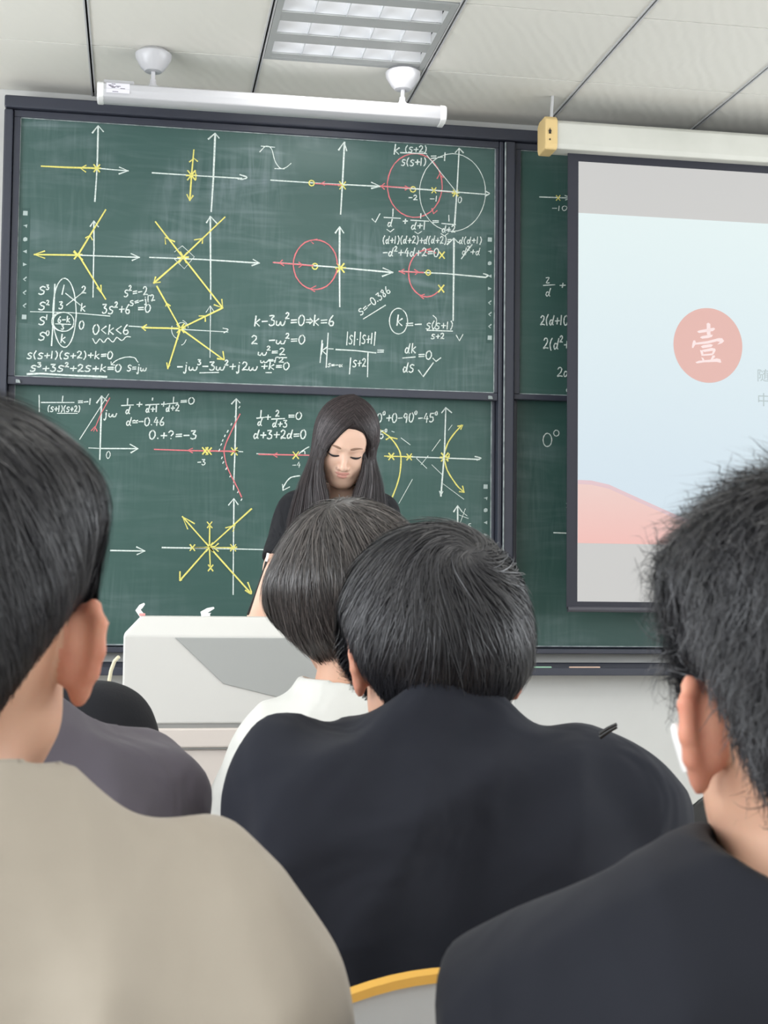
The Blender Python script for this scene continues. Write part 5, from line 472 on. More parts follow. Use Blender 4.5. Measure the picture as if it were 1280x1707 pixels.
# ------------------------------------------------------------------ smooth bodies: distance functions turned into one continuous mesh
def smin(a, b, k):
    h = np.clip(.5+.5*(b-a)/k, 0, 1); return b*(1-h)+a*h-k*h*(1-h)
def smax(a, b, k): return -smin(-a, -b, k)
def V3(*a): return np.array(a, dtype=np.float32)
def ln(p): return np.sqrt(np.einsum('ij,ij->i', p, p))
def sph(p, c, r): return ln(p-V3(*c))-r
def ell(p, c, r, R=None):
    q = p-V3(*c)
    if R is not None: q = q @ R
    r = V3(*r); k0 = ln(q/r); k1 = ln(q/(r*r)); return k0*(k0-1)/np.maximum(k1, 1e-6)
def cone(p, a, b, r1, r2):
    a = V3(*a); b = V3(*b); ba = b-a; pa = p-a
    h = np.clip(pa@ba/max(float(ba@ba), 1e-9), 0, 1); return ln(pa-h[:, None]*ba)-(r1+(r2-r1)*h)
def rotm(yaw=0, pitch=0, roll=0):
    """columns are the local axes; yaw turns to the left, pitch nods forward, roll tips to the right"""
    y, p, r = map(math.radians, (yaw, pitch, roll))
    return np.array(Matrix.Rotation(y, 3, 'Z') @ Matrix.Rotation(-p, 3, 'X') @ Matrix.Rotation(r, 3, 'Y'), dtype=np.float32)

def surface(fn, lo, hi, h, B=10):
    """surface nets over the blocks that the surface passes through"""
    lo = np.array(lo, np.float32); n = np.ceil((np.array(hi)-lo)/(h*B)).astype(int); N = n*B+1
    bi = np.stack(np.meshgrid(*[np.arange(k) for k in n], indexing='ij'), -1).reshape(-1, 3)
    d = fn(lo+(bi+.5)*(B*h)).astype(np.float32)
    act = np.abs(d) < B*h*.866*1.7+.004
    G = np.empty(N, np.float32); rep = d.reshape(n)
    for ax in range(3): rep = np.repeat(rep, B, ax)
    G[:-1, :-1, :-1] = rep; G[-1] = 1; G[:, -1] = 1; G[:, :, -1] = 1
    msk = np.zeros(N, bool)
    for b in bi[act]: msk[b[0]*B:b[0]*B+B+1, b[1]*B:b[1]*B+B+1, b[2]*B:b[2]*B+B+1] = True
    idx = np.argwhere(msk)
    for s in range(0, len(idx), 300000):
        q = idx[s:s+300000]; G[q[:, 0], q[:, 1], q[:, 2]] = fn((lo+q*h).astype(np.float32))
    S = (G < 0); c = np.zeros(N-1, np.int8)
    for a in (0, 1):
        for b in (0, 1):
            for e in (0, 1): c += S[a:N[0]-1+a, b:N[1]-1+b, e:N[2]-1+e]
    cells = np.argwhere((c > 0) & (c < 8)); vid = np.full(N-1, -1, np.int32); vid[tuple(cells.T)] = np.arange(len(cells))
    acc = np.zeros((len(cells), 3)); cnt = np.zeros(len(cells))
    cor = [(a, b, e) for a in (0, 1) for b in (0, 1) for e in (0, 1)]
    val = {k: G[cells[:, 0]+k[0], cells[:, 1]+k[1], cells[:, 2]+k[2]] for k in cor}
    for k in cor:
        for ax in range(3):
            if k[ax] == 0:
                k2 = list(k); k2[ax] = 1; v0, v1 = val[k], val[tuple(k2)]; x = (v0 < 0) != (v1 < 0)
                t = np.where(x, v0/np.where(x, v0-v1, 1), 0); pt = np.tile(np.array(k, float), (len(cells), 1)); pt[:, ax] += t
                acc += pt*x[:, None]; cnt += x
    V = lo+(cells+acc/np.maximum(cnt, 1)[:, None])*h
    faces = []
    for ax in range(3):
        sl0 = [slice(None)]*3; sl1 = [slice(None)]*3; sl0[ax] = slice(0, -1); sl1[ax] = slice(1, None)
        e = np.argwhere(S[tuple(sl0)] != S[tuple(sl1)]); o1, o2 = [(1, 2), (2, 0), (0, 1)][ax]
        e = e[(e[:, o1] > 0) & (e[:, o2] > 0) & (e[:, o1] < N[o1]-1) & (e[:, o2] < N[o2]-1)]
        def g(d1, d2):
            q = e.copy(); q[:, o1] -= d1; q[:, o2] -= d2; return vid[q[:, 0], q[:, 1], q[:, 2]]
        f = np.stack([g(1, 1), g(0, 1), g(0, 0), g(1, 0)], -1); fl = S[e[:, 0], e[:, 1], e[:, 2]]
        f[~fl] = f[~fl][:, ::-1]; faces.append(f)
    f = np.concatenate(faces); f = f[(f >= 0).all(1)]
    return V.astype(np.float32), f
def fast_mesh(name, v, f, mats, parent=None, midx=None, smooth=True):
    me = bpy.data.meshes.new(name); k = f.shape[1]
    me.vertices.add(len(v)); me.vertices.foreach_set('co', np.ascontiguousarray(v, np.float32).ravel())
    me.loops.add(len(f)*k); me.loops.foreach_set('vertex_index', np.ascontiguousarray(f, np.int32).ravel())
    me.polygons.add(len(f)); me.polygons.foreach_set('loop_start', np.arange(0, len(f)*k, k, dtype=np.int32))
    for m in (mats if isinstance(mats, (list, tuple)) else [mats]): me.materials.append(m)
    if midx is not None: me.polygons.foreach_set('material_index', midx.astype(np.int32))
    if smooth: me.polygons.foreach_set('use_smooth', np.ones(len(f), bool))
    me.update(calc_edges=True)
    o = bpy.data.objects.new(name, me); COL.objects.link(o)
    if parent: o.parent = parent; o.matrix_basis = parent_inv(parent)
    return o
def relax(v, f, it=1, lam=.5):
    for _ in range(it):
        s = np.zeros_like(v); c = np.zeros(len(v))
        for a, b in ((0, 1), (1, 2), (2, 3), (3, 0)):
            for i, j in ((f[:, a], f[:, b]), (f[:, b], f[:, a])):
                np.add.at(s, i, v[j]); np.add.at(c, i, 1)
        v = v+lam*(s/np.maximum(c, 1)[:, None]-v)
    return v

# ------------------------------------------------------------------ heads (local: x right, y towards the face, z up, origin between the ears)
def skull(q, k=1.0):
    q = q/k
    d = ell(q, (0, -.012, .022), (.0745, .096, .092))
    d = smin(d, ell(q, (0, .030, -.030), (.059, .060, .072)), .03)
    d = smin(d, ell(q, (0, .052, -.077), (.024, .029, .024)), .035)
    d = smin(d, cone(q, (-.046, .012, -.050), (-.016, .058, -.084), .016, .014), .03); d = smin(d, cone(q, (.046, .012, -.050), (.016, .058, -.084), .016, .014), .03)
    return d*k
def ear(q, s, k=1.0, out=24, ek=1.0):
    """s = -1 left, 1 right; rim, bowl, lobe; tilted back and standing off the head"""
    q = q/k; c = V3(s*.074, -.002, -.004); R = rotm(s*out, 0, 0); R2 = rotm(0, -12, 0)
    l = (q-c) @ (R @ R2)
    l = l*V3(s, 1, 1)/ek                                 # mirrored: x outward, y to the face
    l = l-V3(.006, -.013, 0)
    rim = None; pts = [(0, .016, .014), (.001, .010, .028), (.001, -.004, .033), (.001, -.016, .024), (.001, -.019, .006), (.001, -.014, -.010), (0, -.006, -.020)]
    for a, b in zip(pts[:-1], pts[1:]):
        e = cone(l, a, b, .0040, .0040); rim = e if rim is None else smin(rim, e, .004)
    plate = ell(l, (-.002, -.002, .004), (.0042, .017, .029))
    lobe = ell(l, (.0, .000, -.025), (.0045, .0095, .0105)); d = smin(smin(rim, plate, .005), lobe, .008)
    bowl = ell(l, (.006, .003, -.002), (.006, .009, .013)); d = smax(d, -bowl, .004)
    root = ell(l, (-.010, .004, .002), (.010, .013, .024)); d = smin(d, root, .008)
    anti = cone(l, (.001, -.006, .018), (.001, -.008, -.008), .003, .003); d = smin(d, anti, .003)
    return d*k*ek
def face(q, d, k=1.0):
    q = q/k; d = d/k
    for s in (-1, 1):
        d = smin(d, sph(q, (s*.0315, .053, -.030), .029), .022)                          # cheeks
        d = smax(d, -ell(q, (s*.030, .100, .003), (.017, .0155, .010)), .012)             # eye sockets
        d = smin(d, ell(q, (s*.0305, .0755, .001), (.0150, .0125, .0118)), .005)          # closed lids
        d = smin(d, cone(q, (s*.012, .088, .020), (s*.044, .074, .018), .006, .005), .012)  # brow
    d = smin(d, ell(q, (0, .062, .045), (.050, .028, .034)), .03)
    d = smin(d, cone(q, (0, .087, .004), (0, .104, -.030), .0055, .0085), .010)
    d = smin(d, sph(q, (0, .1035, -.034), .0092), .005)
    for s in (-1, 1):
        d = smin(d, ell(q, (s*.0115, .094, -.036), (.0068, .0085, .0066)), .004); d = smax(d, -ell(q, (s*.0062, .101, -.0435), (.0032, .004, .0025)), .002)
    d = smin(d, ell(q, (0, .0825, -.054), (.026, .012, .018)), .012)
    q = q-np.stack([0*q[:, 0], 0*q[:, 0], 9*q[:, 0]**2], 1)
    d = smin(d, ell(q, (0, .0925, -.0530), (.0205, .0058, .0048)), .004); d = smin(d, ell(q, (0, .0912, -.0615), (.0165, .0068, .0052)), .004)
    d = smax(d, -ell(q, (0, .1000, -.0572), (.0240, .0062, .0013)), .002)
    return d*k

# ------------------------------------------------------------------ skin, cloth and hair
SKIN = mat('skin', (220, 176, 150), .5, .35, noise=(18, (210, 160, 136), .7), sss=.15)
SKIN_T = mat('pale_skin', (226, 190, 170), .5, .35, noise=(18, (222, 182, 162), .7), sss=.12)
SKIN_EAR = mat('skin_of_ear', (220, 160, 136), .5, .35, noise=(40, (206, 132, 112), .6), sss=.25)
LIPS = mat('lips', (206, 148, 137), .4, .45, sss=.1)
def hair_mat(name, col, rough=.38, spec=.55):
    return mat(name, col, rough, spec)
HAIR = hair_mat('black_hair', (32, 32, 37), .4, .45); HAIR_2 = hair_mat('black_hair_light', (52, 52, 57), .36, .5); HAIR_B = hair_mat('brown_black_hair', (50, 46, 46)); HAIR_B2 = hair_mat('brown_black_hair_light', (92, 86, 84), .32); HAIR_T = hair_mat('long_dark_hair', (38, 32, 34), .46, .3); HAIR_T2 = hair_mat('long_dark_hair_light', (62, 53, 55), .40, .4)
SHOE = mat('shoe_leather', (40, 40, 42), .5); TROUSER = mat('dark_trousers', (48, 50, 58), .85, .2)
def cloth(name, col, n2, rough=.9, bump=(260, .12), sheen=.15): return mat(name, col, rough, .15, noise=(5, n2, .8), bump=bump, sheen=sheen)

def body_joints(C7, hd, R, sl, sr, el, er, wl, wr, pel, seat=True, k=1.0, kn=None, an=None):
    return dict(C7=np.array(C7, float), hd=np.array(hd, float), R=R, sl=np.array(sl, float), sr=np.array(sr, float), el=np.array(el, float), er=np.array(er, float), wl=np.array(wl, float), wr=np.array(wr, float), pel=np.array(pel, float), k=k, kn=kn, an=an)
def hand_sdf(p, w_, e_, side, fd=None):
    f = (w_-e_) if fd is None else np.array(fd, float); f = f/np.linalg.norm(f); up = np.array([0, 0, 1.]); r = np.cross(f, up); r /= np.linalg.norm(r); u = np.cross(r, f)
    d = cone(p, w_+f*.02, w_+f*.075, .022, .026); d = np.maximum(d, np.abs((p-V3(*(w_+f*.05)))@V3(*u))-.014)
    d = smin(d, cone(p, w_, w_+f*.03, .022, .020), .012)
    for i, (o, L) in enumerate(((-.030, .066), (-.010, .076), (.010, .072), (.029, .056))):
        b = w_+f*.085+r*o*side; m_ = b+f*L*.55-u*.004; t = m_+f*L*.40-u*.018
        d = smin(d, smin(cone(p, b, m_, .0088, .008), cone(p, m_, t, .008, .0068), .003), .005)
    b = w_+f*.03-r*.026*side; m_ = b+f*.030-r*.024*side-u*.004; t = m_+f*.030-r*.006*side-u*.008
    return smin(d, smin(cone(p, b, m_, .012, .0095), cone(p, m_, t, .0095, .0078), .003), .008)
def person_sdf(J, with_face=False, slim=.9):
    k, R, hd = J['k'], J['R'], J['hd']; Rm = R
    chest = J['C7']*.42+(J['sl']+J['sr'])*.29+np.array([0, 0, -.10]); pel = J['pel']; ax = J['sr']-J['sl']; ax = ax/np.linalg.norm(ax)
    loc = lambda v: hd+Rm @ np.array(v)*k
    neck_top = loc((0, -.022, -.060)); knees = J['kn']; ank = J['an']
    def f(p):
        d = None
        for s in (-1, 1):
            e = cone(p, pel+ax*s*.075*slim, chest+ax*s*.080*slim, .105*slim, .100*slim); d = e if d is None else smin(d, e, .05)
        for s, S_, E_, W_ in ((-1, J['sl'], J['el'], J['wl']), (1, J['sr'], J['er'], J['wr'])):
            d = smin(d, cone(p, J['C7']+np.array([0, 0, -J.get('trap', .05)]), S_, .050*slim, .052*slim), .05)
            a = smin(cone(p, S_, E_, .050*slim, .039*slim), cone(p, E_, W_, .039*slim, .026), .02); a = smin(a, hand_sdf(p, W_, E_, s, J.get('fd')), .006); d = smin(d, a, .025)
            K, A = knees[(s+1)//2], ank[(s+1)//2]; fw_ = np.array([0, 1., 0])*J.get('dir', 1)
            l = smin(cone(p, pel+ax*s*.085, K, .080*slim, .055*slim), cone(p, K, A, .052*slim, .036), .03); l = smin(l, cone(p, A+np.array([0, 0, -.035])-fw_*.03, A+fw_*.14+np.array([0, 0, -.05]), .034, .026), .02); d = smin(d, l, .03)
        d = smin(d, cone(p, J['C7']+np.array([0, .028, -.03])*V3(1, J.get('dir', 1), 1), neck_top, .056*slim*k, .050*slim*k), .035 if not with_face else .02)
        q = (p-V3(*hd)) @ Rm
        h_ = skull(q, k)
        if with_face: h_ = face(q, h_, k)
        d = smin(d, h_, .022 if not with_face else .012)
        for s in (-1, 1): d = smin(d, ear(q, s, k, J.get('ear_out', 24), J.get('ear_k', 1)), .004)
        return d
    return f
def bounds(J, ex=.16):
    P = np.stack([J[n] for n in ('C7', 'hd', 'sl', 'sr', 'el', 'er', 'wl', 'wr', 'pel')]+list(J['kn'])+list(J['an'])); lo, hi = P.min(0)-ex, P.max(0)+ex
    hi[1] += .06; lo[1] -= .06; lo[2] = .012; return lo, hi
def make_body(J, root, res=.004, with_face=False, slim=.9, name='body'):
    fn = person_sdf(J, with_face, slim); lo, hi = bounds(J); v, f = surface(fn, lo, hi, res)
    if not with_face: v = relax(v, f, 1, .4)
    c = v[f].mean(1); q = (c-J['hd']) @ J['R']/J['k']; mi = np.zeros(len(f), int)
    ed = np.minimum(ear(q.astype(np.float32), -1, 1, J.get('ear_out', 24), J.get('ear_k', 1)), ear(q.astype(np.float32), 1, 1, J.get('ear_out', 24), J.get('ear_k', 1)))
    mi[(ed < .003) & (skull(q.astype(np.float32)) > .003)] = 1
    if with_face:
        q = q-np.stack([0*q[:, 0], 0*q[:, 0], 9*q[:, 0]**2], 1); u = ell(q, (0, .0925, -.0532), (.0195, .012, .0046)); l = ell(q, (0, .0912, -.0613), (.0152, .012, .0048)); mi[(np.minimum(u, l) < .0004) & (q[:, 1] > .083)] = 2
    return fast_mesh(name, v, f, [SKIN_T if with_face else SKIN, SKIN_EAR, LIPS], root, mi)
def fold_noise(p, seed, sc):
    r = np.random.default_rng(seed); d = 0
    for i in range(7):
        a = r.normal(size=3); a[2] *= .45; a = a/np.linalg.norm(a)*sc*(1.0+.55*i); w_ = p@V3(*a)+r.uniform(0, 6.3)+1.8*np.sin(p@V3(*(r.normal(size=3)*sc*.55))+r.uniform(0, 6.3))
        e = .5+.5*np.sin(p@V3(*(r.normal(size=3)*sc*.4))+r.uniform(0, 6.3)); d = d+(1-2*np.abs(np.sin(w_*.5)))**1*e*1.6/(1+.45*i)
    return d
def make_shirt(J, root, m, name='shirt', t=.016, slim=1.0, sleeve=.8, loose=.02, neck_r=.068, neck_off=(0, 0, 0), folds=.003, seed=1, res=.006, extra=None, collar=.012, dropped=0, hem=None, back=0, top_=.052, open_=True):
    """cloth over the trunk and the upper arms: open at the neck, sleeves ending at a share of the upper arm (above 1: along the forearm)"""
    k = J['k']; chest = J['C7']*.42+(J['sl']+J['sr'])*.29+np.array([0, 0, -.10]); pel = J['pel']; ax = J['sr']-J['sl']; ax = ax/np.linalg.norm(ax)
    nt = J['hd']+J['R'] @ np.array((0, -.022, -.060))*k; nb = J['C7']+np.array([0, .028*J.get('dir', 1), -.03])+np.array(neck_off); nd = (nt-nb); nd = nd/np.linalg.norm(nd)
    def f(p):
        d = None
        for s in (-1, 1):
            e = cone(p, pel+ax*s*.080*slim, chest+ax*s*.085*slim, .105*slim+t+loose, .102*slim+t+loose*.5+back); d = e if d is None else smin(d, e, .06)
        for s, S_, E_, W_ in ((-1, J['sl'], J['el'], J['wl']), (1, J['sr'], J['er'], J['wr'])):
            d = smin(d, cone(p, J['C7']+np.array([0, 0, -J.get('trap', .05)]), S_, .054*slim+t, .056*slim+t), .06)
            if sleeve <= 1:
                E2 = S_+(E_-S_)*sleeve; a = cone(p, S_, E2, .054*slim+t, .045*slim+t+loose*.8)
                n_ = (E2-S_)/np.linalg.norm(E2-S_); cut = (p-V3(*E2))@V3(*n_)
            else:
                W2 = E_+(W_-E_)*(sleeve-1); a = smin(cone(p, S_, E_, .054*slim+t, .041*slim+t+loose*.5), cone(p, E_, W2, .041*slim+t+loose*.5, .030+t+loose*.4), .02)
                n_ = (W2-E_)/np.linalg.norm(W2-E_); cut = (p-V3(*W2))@V3(*n_)
            a = smax(a, cut, .004); d = smin(d, a, .035)
        d = smin(d, cone(p, nb-nd*.02, nb+nd*.055, .060*k+t, .058*k+t), .05)
        if extra: d = extra(p, d)
        d = d-folds*fold_noise(p, seed, 16)
        # neck opening with a ribbed collar ring
        hgt = (p-V3(*nb))@V3(*nd); rad = ln((p-V3(*nb))-hgt[:, None]*V3(*nd)); top = top_
        if not open_: return smax(d, (pel[2]-.10 if hem is None else hem)-p[:, 2], .01)
        if collar: d = smin(d, np.sqrt((rad-(neck_r+.004))**2+(hgt-top+.012)**2)-collar*.6, .010)
        d = smax(d, hgt-top-1.1*np.maximum(rad-neck_r*1.22, 0), .006)
        d = smax(d, -np.maximum(rad-neck_r, -(hgt-top+.035)), .005)
        z0 = pel[2]-.10 if hem is None else hem
        return smax(d, z0-p[:, 2], .01)
    lo, hi = bounds(J, .22); lo[2] = pel[2]-.14
    v, ff = surface(f, lo, hi, res); v = relax(v, ff, 2, .4); return fast_mesh(name, v, ff, m, root)
def make_trousers(J, root, m=None, slim=1.0):
    pel = J['pel']; ax = J['sr']-J['sl']; ax = ax/np.linalg.norm(ax)
    def f(p):
        d = None
        for s in (-1, 1):
            K, A = J['kn'][(s+1)//2], J['an'][(s+1)//2]; l = smin(cone(p, pel+ax*s*.085, K, .095*slim, .070*slim), smax(cone(p, K, A, .066*slim, .058), A[2]-.01-p[:, 2], .004), .03); d = l if d is None else smin(d, l, .03)
        d = smin(d, cone(p, pel-ax*.07, pel+ax*.07, .118*slim, .118*slim), .04); return smax(d, p[:, 2]-pel[2]-.05, .01)
    lo, hi = bounds(J, .2); hi[2] = pel[2]+.1; v, ff = surface(f, lo, hi, .009); fast_mesh('trousers', relax(v, ff, 1), ff, m or TROUSER, root)
def make_shoes(J, root):
    fw_ = np.array([0, 1., 0])*J.get('dir', 1)
    for A in J['an']:
        f = lambda p: smax(smin(cone(p, A+np.array([0, 0, -.030])-fw_*.04, A+fw_*.15+np.array([0, 0, -.045]), .044, .036), cone(p, A, A+np.array([0, 0, -.03]), .046, .046), .02), .002-p[:, 2], .003)
        v, ff = surface(f, np.array(A)-[.09, .13+.15, .1], np.array(A)+[.09, .13+.15, .1], .008); fast_mesh('shoe', v, ff, SHOE, root)

def sstep(a, b, x):
    t = np.clip((x-a)/(b-a), 0, 1); return t*t*(3-2*t)
def hairline(phi, back=-.085, side=-.045, eartop=.030, burn=-.012, front=.045):
    a = np.abs(phi); xs = np.radians([0, 35, 62, 80, 96, 108, 122, 140, 180]); ys = [back, back+.006, side, eartop, eartop, burn, .030, front, front]
    return np.interp(a, xs, ys)
def cap_fn(thick, line, k=1.0, soft=.055, lump=None):
    """hair mass over the skull: thick = (crown, side, back) of a head in local axes"""
    def f(q):
        qs = q/k; phi = np.arctan2(qs[:, 0], -qs[:, 1]); zl = line(phi)
        up_ = sstep(.03, .11, qs[:, 2]); bk = np.clip(np.cos(phi), 0, 1)
        t = thick[0]*up_+(1-up_)*(thick[2]*bk+thick[1]*(1-bk))
        if lump is not None: t = t+lump(qs, phi)
        g = sstep(-.004, soft, qs[:, 2]-zl); t = t*np.sqrt(g)-.018*(1-sstep(-.012, .003, qs[:, 2]-zl))
        return skull(q, k)-t*k
    return f
def radius_map(f, nu=96, nv=64):
    th = np.linspace(0, math.pi, nv); ph = np.linspace(-math.pi, math.pi, nu); T_, P_ = np.meshgrid(th, ph, indexing='ij')
    u = np.stack([np.sin(T_)*np.sin(P_), -np.sin(T_)*np.cos(P_), np.cos(T_)], -1).reshape(-1, 3).astype(np.float32)
    r = np.full(len(u), .24, np.float32)
    for _ in range(40): r = np.clip(r-.8*f(u*r[:, None]), .02, .3)
    Rm = r.reshape(nv, nu)
    def get(u):
        t = np.arccos(np.clip(u[:, 2], -1, 1))/math.pi*(nv-1); p_ = (np.arctan2(u[:, 0], -u[:, 1])+math.pi)/(2*math.pi)*(nu-1)
        i = np.clip(t.astype(int), 0, nv-2); j = np.clip(p_.astype(int), 0, nu-2); a = t-i; b = p_-j
        return Rm[i, j]*(1-a)*(1-b)+Rm[i+1, j]*a*(1-b)+Rm[i, j+1]*(1-a)*b+Rm[i+1, j+1]*a*b
    return get
def strands(paths, nrm, wid, name, m, parent):
    """paths (n, k, 3): tapering ribbons that face away from the head"""
    n, k, _ = paths.shape; t = np.gradient(paths, axis=1); t /= np.linalg.norm(t, axis=2, keepdims=True)+1e-9
    s = np.cross(t, nrm); s /= np.linalg.norm(s, axis=2, keepdims=True)+1e-9
    prof = np.interp(np.linspace(0, 1, k), [0, .15, .7, 1], [.6, 1, .85, .12]); wv = wid.reshape(-1, 1, 1)*prof.reshape(1, -1, 1)
    v = np.stack([paths+s*wv, paths-s*wv], 2).reshape(-1, 3); b = (np.arange(n)*k*2)[:, None]+(np.arange(k-1)*2)[None]
    b = b.reshape(-1); f = np.stack([b, b+1, b+3, b+2], -1)
    mi = None
    if isinstance(m, (list, tuple)): mi = np.repeat((np.random.default_rng(1).random(n) < .3).astype(int), k-1)
    return fast_mesh(name, v, f, m, parent, mi)
def make_hair(J, root, thick, line, whorl, m, n=9000, length=(.05, .09), width=.00045, lift=(.0005, .004), frizz=0.0, curl=0, seed=1, soft=.055, lump=None, grav=.25, res=.004, clump=.5, spiky=0, swirl=.35, part=None):
    k, R, hd = J['k'], J['R'], J['hd']; f = cap_fn(thick, line, k, soft, lump)
    rr = np.random.default_rng(seed)
    def fw_(p): 
        q = (p-V3(*hd)) @ R
        return f(q)+.0012*np.sin(q[:, 0]*160+3*np.sin(q[:, 2]*60))*np.sin(q[:, 1]*140+2*np.sin(q[:, 2]*70))
    v, ff = surface(fw_, hd-.21*k, hd+.21*k, res)
    cap = fast_mesh('hair', v, ff, m[0] if isinstance(m, list) else m, root)
    get = radius_map(f)
    # roots spread over the hair mass
    c = ((v[ff].mean(1)-hd) @ R)/1.0; sk = skull(c.astype(np.float32), k); c = c[sk > .004*k]
    c = c[rr.integers(0, len(c), n)]; u = c/np.linalg.norm(c, axis=1, keepdims=True); u = u+rr.normal(size=u.shape)*.02; u /= np.linalg.norm(u, axis=1, keepdims=True)
    G_ = 260; gid = rr.integers(0, n, G_); ga = u[gid]; near = np.argmax(u @ ga.T, 1)
    W = np.array(whorl, float); W /= np.linalg.norm(W); L = rr.uniform(*length, n)*k; K = 11; st = L/(K-1)
    gdir = rr.normal(size=(G_, 3))*.35; lf = rr.uniform(lift[0], lift[1], n)+np.abs(rr.normal(size=G_))[near]*lift[1]*.5
    P = np.zeros((n, K, 3)); Nn = np.zeros((n, K, 3)); p = u*get(u)[:, None]; down = R.T @ np.array([0, 0, -1.0]); fr = rr.normal(size=(n, 3)); ph = rr.uniform(0, 6.3, n)
    w2 = W if part is None else None
    for i in range(K):
        u = p/np.linalg.norm(p, axis=1, keepdims=True)
        base = get(u); s_ = i/(K-1); tgt = u*(base+.0008+lf*(s_**1.3)*1.0+spiky*s_*np.abs(fr[:, 0])*.6)[:, None]
        P[:, i] = tgt; Nn[:, i] = u
        Wv = np.broadcast_to(W, u.shape) if part is None else part(u)
        t = u*np.sum(u*Wv, 1, keepdims=True)-Wv; t /= np.linalg.norm(t, axis=1, keepdims=True)+1e-6
        t = t+swirl*np.cross(u, t)*np.exp(-3*(1-np.sum(u*Wv, 1, keepdims=True)))
        dn = down-u*(u@down)[:, None]; t = t+grav*dn+gdir[near]*clump+frizz*(fr+1.2*np.stack([np.sin(ph+curl*s_*6), np.cos(ph*1.7+curl*s_*6), np.sin(2*ph+curl*s_*5)], -1))
        t = t-u*np.sum(t*u, 1, keepdims=True)*(1-min(1, spiky*30)); t /= np.linalg.norm(t, axis=1, keepdims=True)+1e-9
        pull = (ga[near]*np.linalg.norm(p, axis=1, keepdims=True)); p = tgt+t*st[:, None]
    wv = width*rr.uniform(.7, 1.4, n)*k
    Nn = Nn+rr.normal(size=(n, 1, 3))*.25
    strands(hd+P @ R.T, Nn @ R.T, wv, 'hair_strands', m, cap)
    return cap

# ------------------------------------------------------------------ lectern
PX0, PX1, PY = -.026, .866, 3.20
pod = thing('lectern', 'white lectern with sloping top edge and grey front panel in front of the teacher', 'lectern', (.42, 3.45, 0))
zt, zc, zb, D = 1.089, 1.048, .853, .15; i_ = .038
m = MB(); lo = [(PX0, PY), (PX1, PY), (PX1, PY+D), (PX0, PY+D)]; hi = [(PX0+i_, PY+i_), (PX1-i_, PY+i_), (PX1-i_, PY+D), (PX0+i_, PY+D)]
m.add([(x, y, zb) for x, y in lo]+[(x, y, zc) for x, y in lo]+[(x, y, zt) for x, y in hi],
      [(3, 2, 1, 0), (0, 1, 5, 4), (1, 2, 6, 5), (2, 3, 7, 6), (3, 0, 4, 7), (4, 5, 9, 8), (5, 6, 10, 9), (6, 7, 11, 10), (7, 4, 8, 11), (8, 9, 10, 11)])
build(m, 'housing', M['podium'], pod, bevel=.004)
D = .46; m = MB(); m.box(PX0, PX1, PY+.152, PY+D, zb, .985); build(m, 'desktop', M['podium'], pod, bevel=.004)
pl = [(291, 1062), (372, 1140), (472, 1165), (530, 1180)]; P_ = [(at(a, b, PY)[0], at(a, b, PY)[2]) for a, b in pl]; P_[0] = (P_[0][0], zc-.004)
poly = P_+[(.84-x, z) for x, z in P_[:3][::-1]]
m = MB(); m.prism(poly, 'y', PY-.003, PY+.002); build(m, 'front_panel', M['podium_grey'], pod, bevel=.002)
m = MB(); m.box(PX0+.002, PX1-.002, PY+.004, PY+D-.01, zb-.010, zb); build(m, 'seam', M['line'], pod)
m = MB(); m.box(PX0, PX1, PY-.002, PY+D, .800, zb-.010); build(m, 'drawer_front', M['podium_base'], pod, bevel=.004)
m = MB(); m.box(PX0+.01, PX1-.01, PY+.012, PY+D-.02, .0, .796); build(m, 'cabinet', M['podium_base'], pod, bevel=.004)
m = MB(); m.box(PX0+.004, PX1-.004, PY+.004, PY+D-.012, .796, .800); build(m, 'seam', M['line'], pod)
# two bent white clips on the lectern and the cable beside it
def clip(pts, w0, label, redbase):
    Yc_ = 3.30; P = [at(a, b, Yc_) for a, b in pts]; P[0][2] = zt
    o = thing('desk_clip', label, 'clip', tuple(P[0]), 'white clips on the lectern')
    q = MB(); n = len(P); L, R = [], []
    for i in range(n):
        t = P[min(i+1, n-1)]-P[max(i-1, 0)]; t /= np.linalg.norm(t); s = np.array([-t[2], 0, t[0]])*w0[i]; L.append(P[i]+s); R.append(P[i]-s)
    dv = np.array([0, .012, 0]); q.add(L+R+[p+dv for p in L]+[p+dv for p in R], [(i, i+1, n+i+1, n+i) for i in range(n-1)]+[(2*n+i, 3*n+i, 3*n+i+1, 2*n+i+1) for i in range(n-1)]+[(i, 2*n+i, 2*n+i+1, i+1) for i in range(n-1)]+[(n+i, n+i+1, 3*n+i+1, 3*n+i) for i in range(n-1)]+[(0, n, 3*n, 2*n), (n-1, 3*n-1, 4*n-1, 2*n-1)])
    build(q, 'arm', M['plastic'], o, bevel=.001)
    q = MB(); q.box(P[0][0]-.007, P[0][0]+.007, Yc_-.002, Yc_+.014, zt, zt+.006); build(q, 'base', M['red'] if redbase else M['plastic'], o, bevel=.001)
clip([(237, 1028), (230, 1017), (235, 1011), (241, 1006)], [.006, .006, .005, .002], 'bent white clip with a red foot at the left corner of the lectern', True)
clip([(345, 1029), (340, 1021), (347, 1017), (357, 1013)], [.013, .008, .005, .002], 'bent white clip on the middle of the lectern edge', False)
q = MB(); q.tube([at(207, 1095, 3.26), at(200, 1102, 3.27), at(194, 1118, 3.28), at(190, 1140, 3.29), at(188, 1200, 3.30), (at(188, 1200, 3.3)[0]-.01, 3.3, .004)], .0042, 8)
q.v = [(x-.012, y, z) for x, y, z in q.v]
tag(build(q, 'power_cable', M['cable'], smooth='auto'), 'cream cable hanging down the left side of the lectern', 'cable')
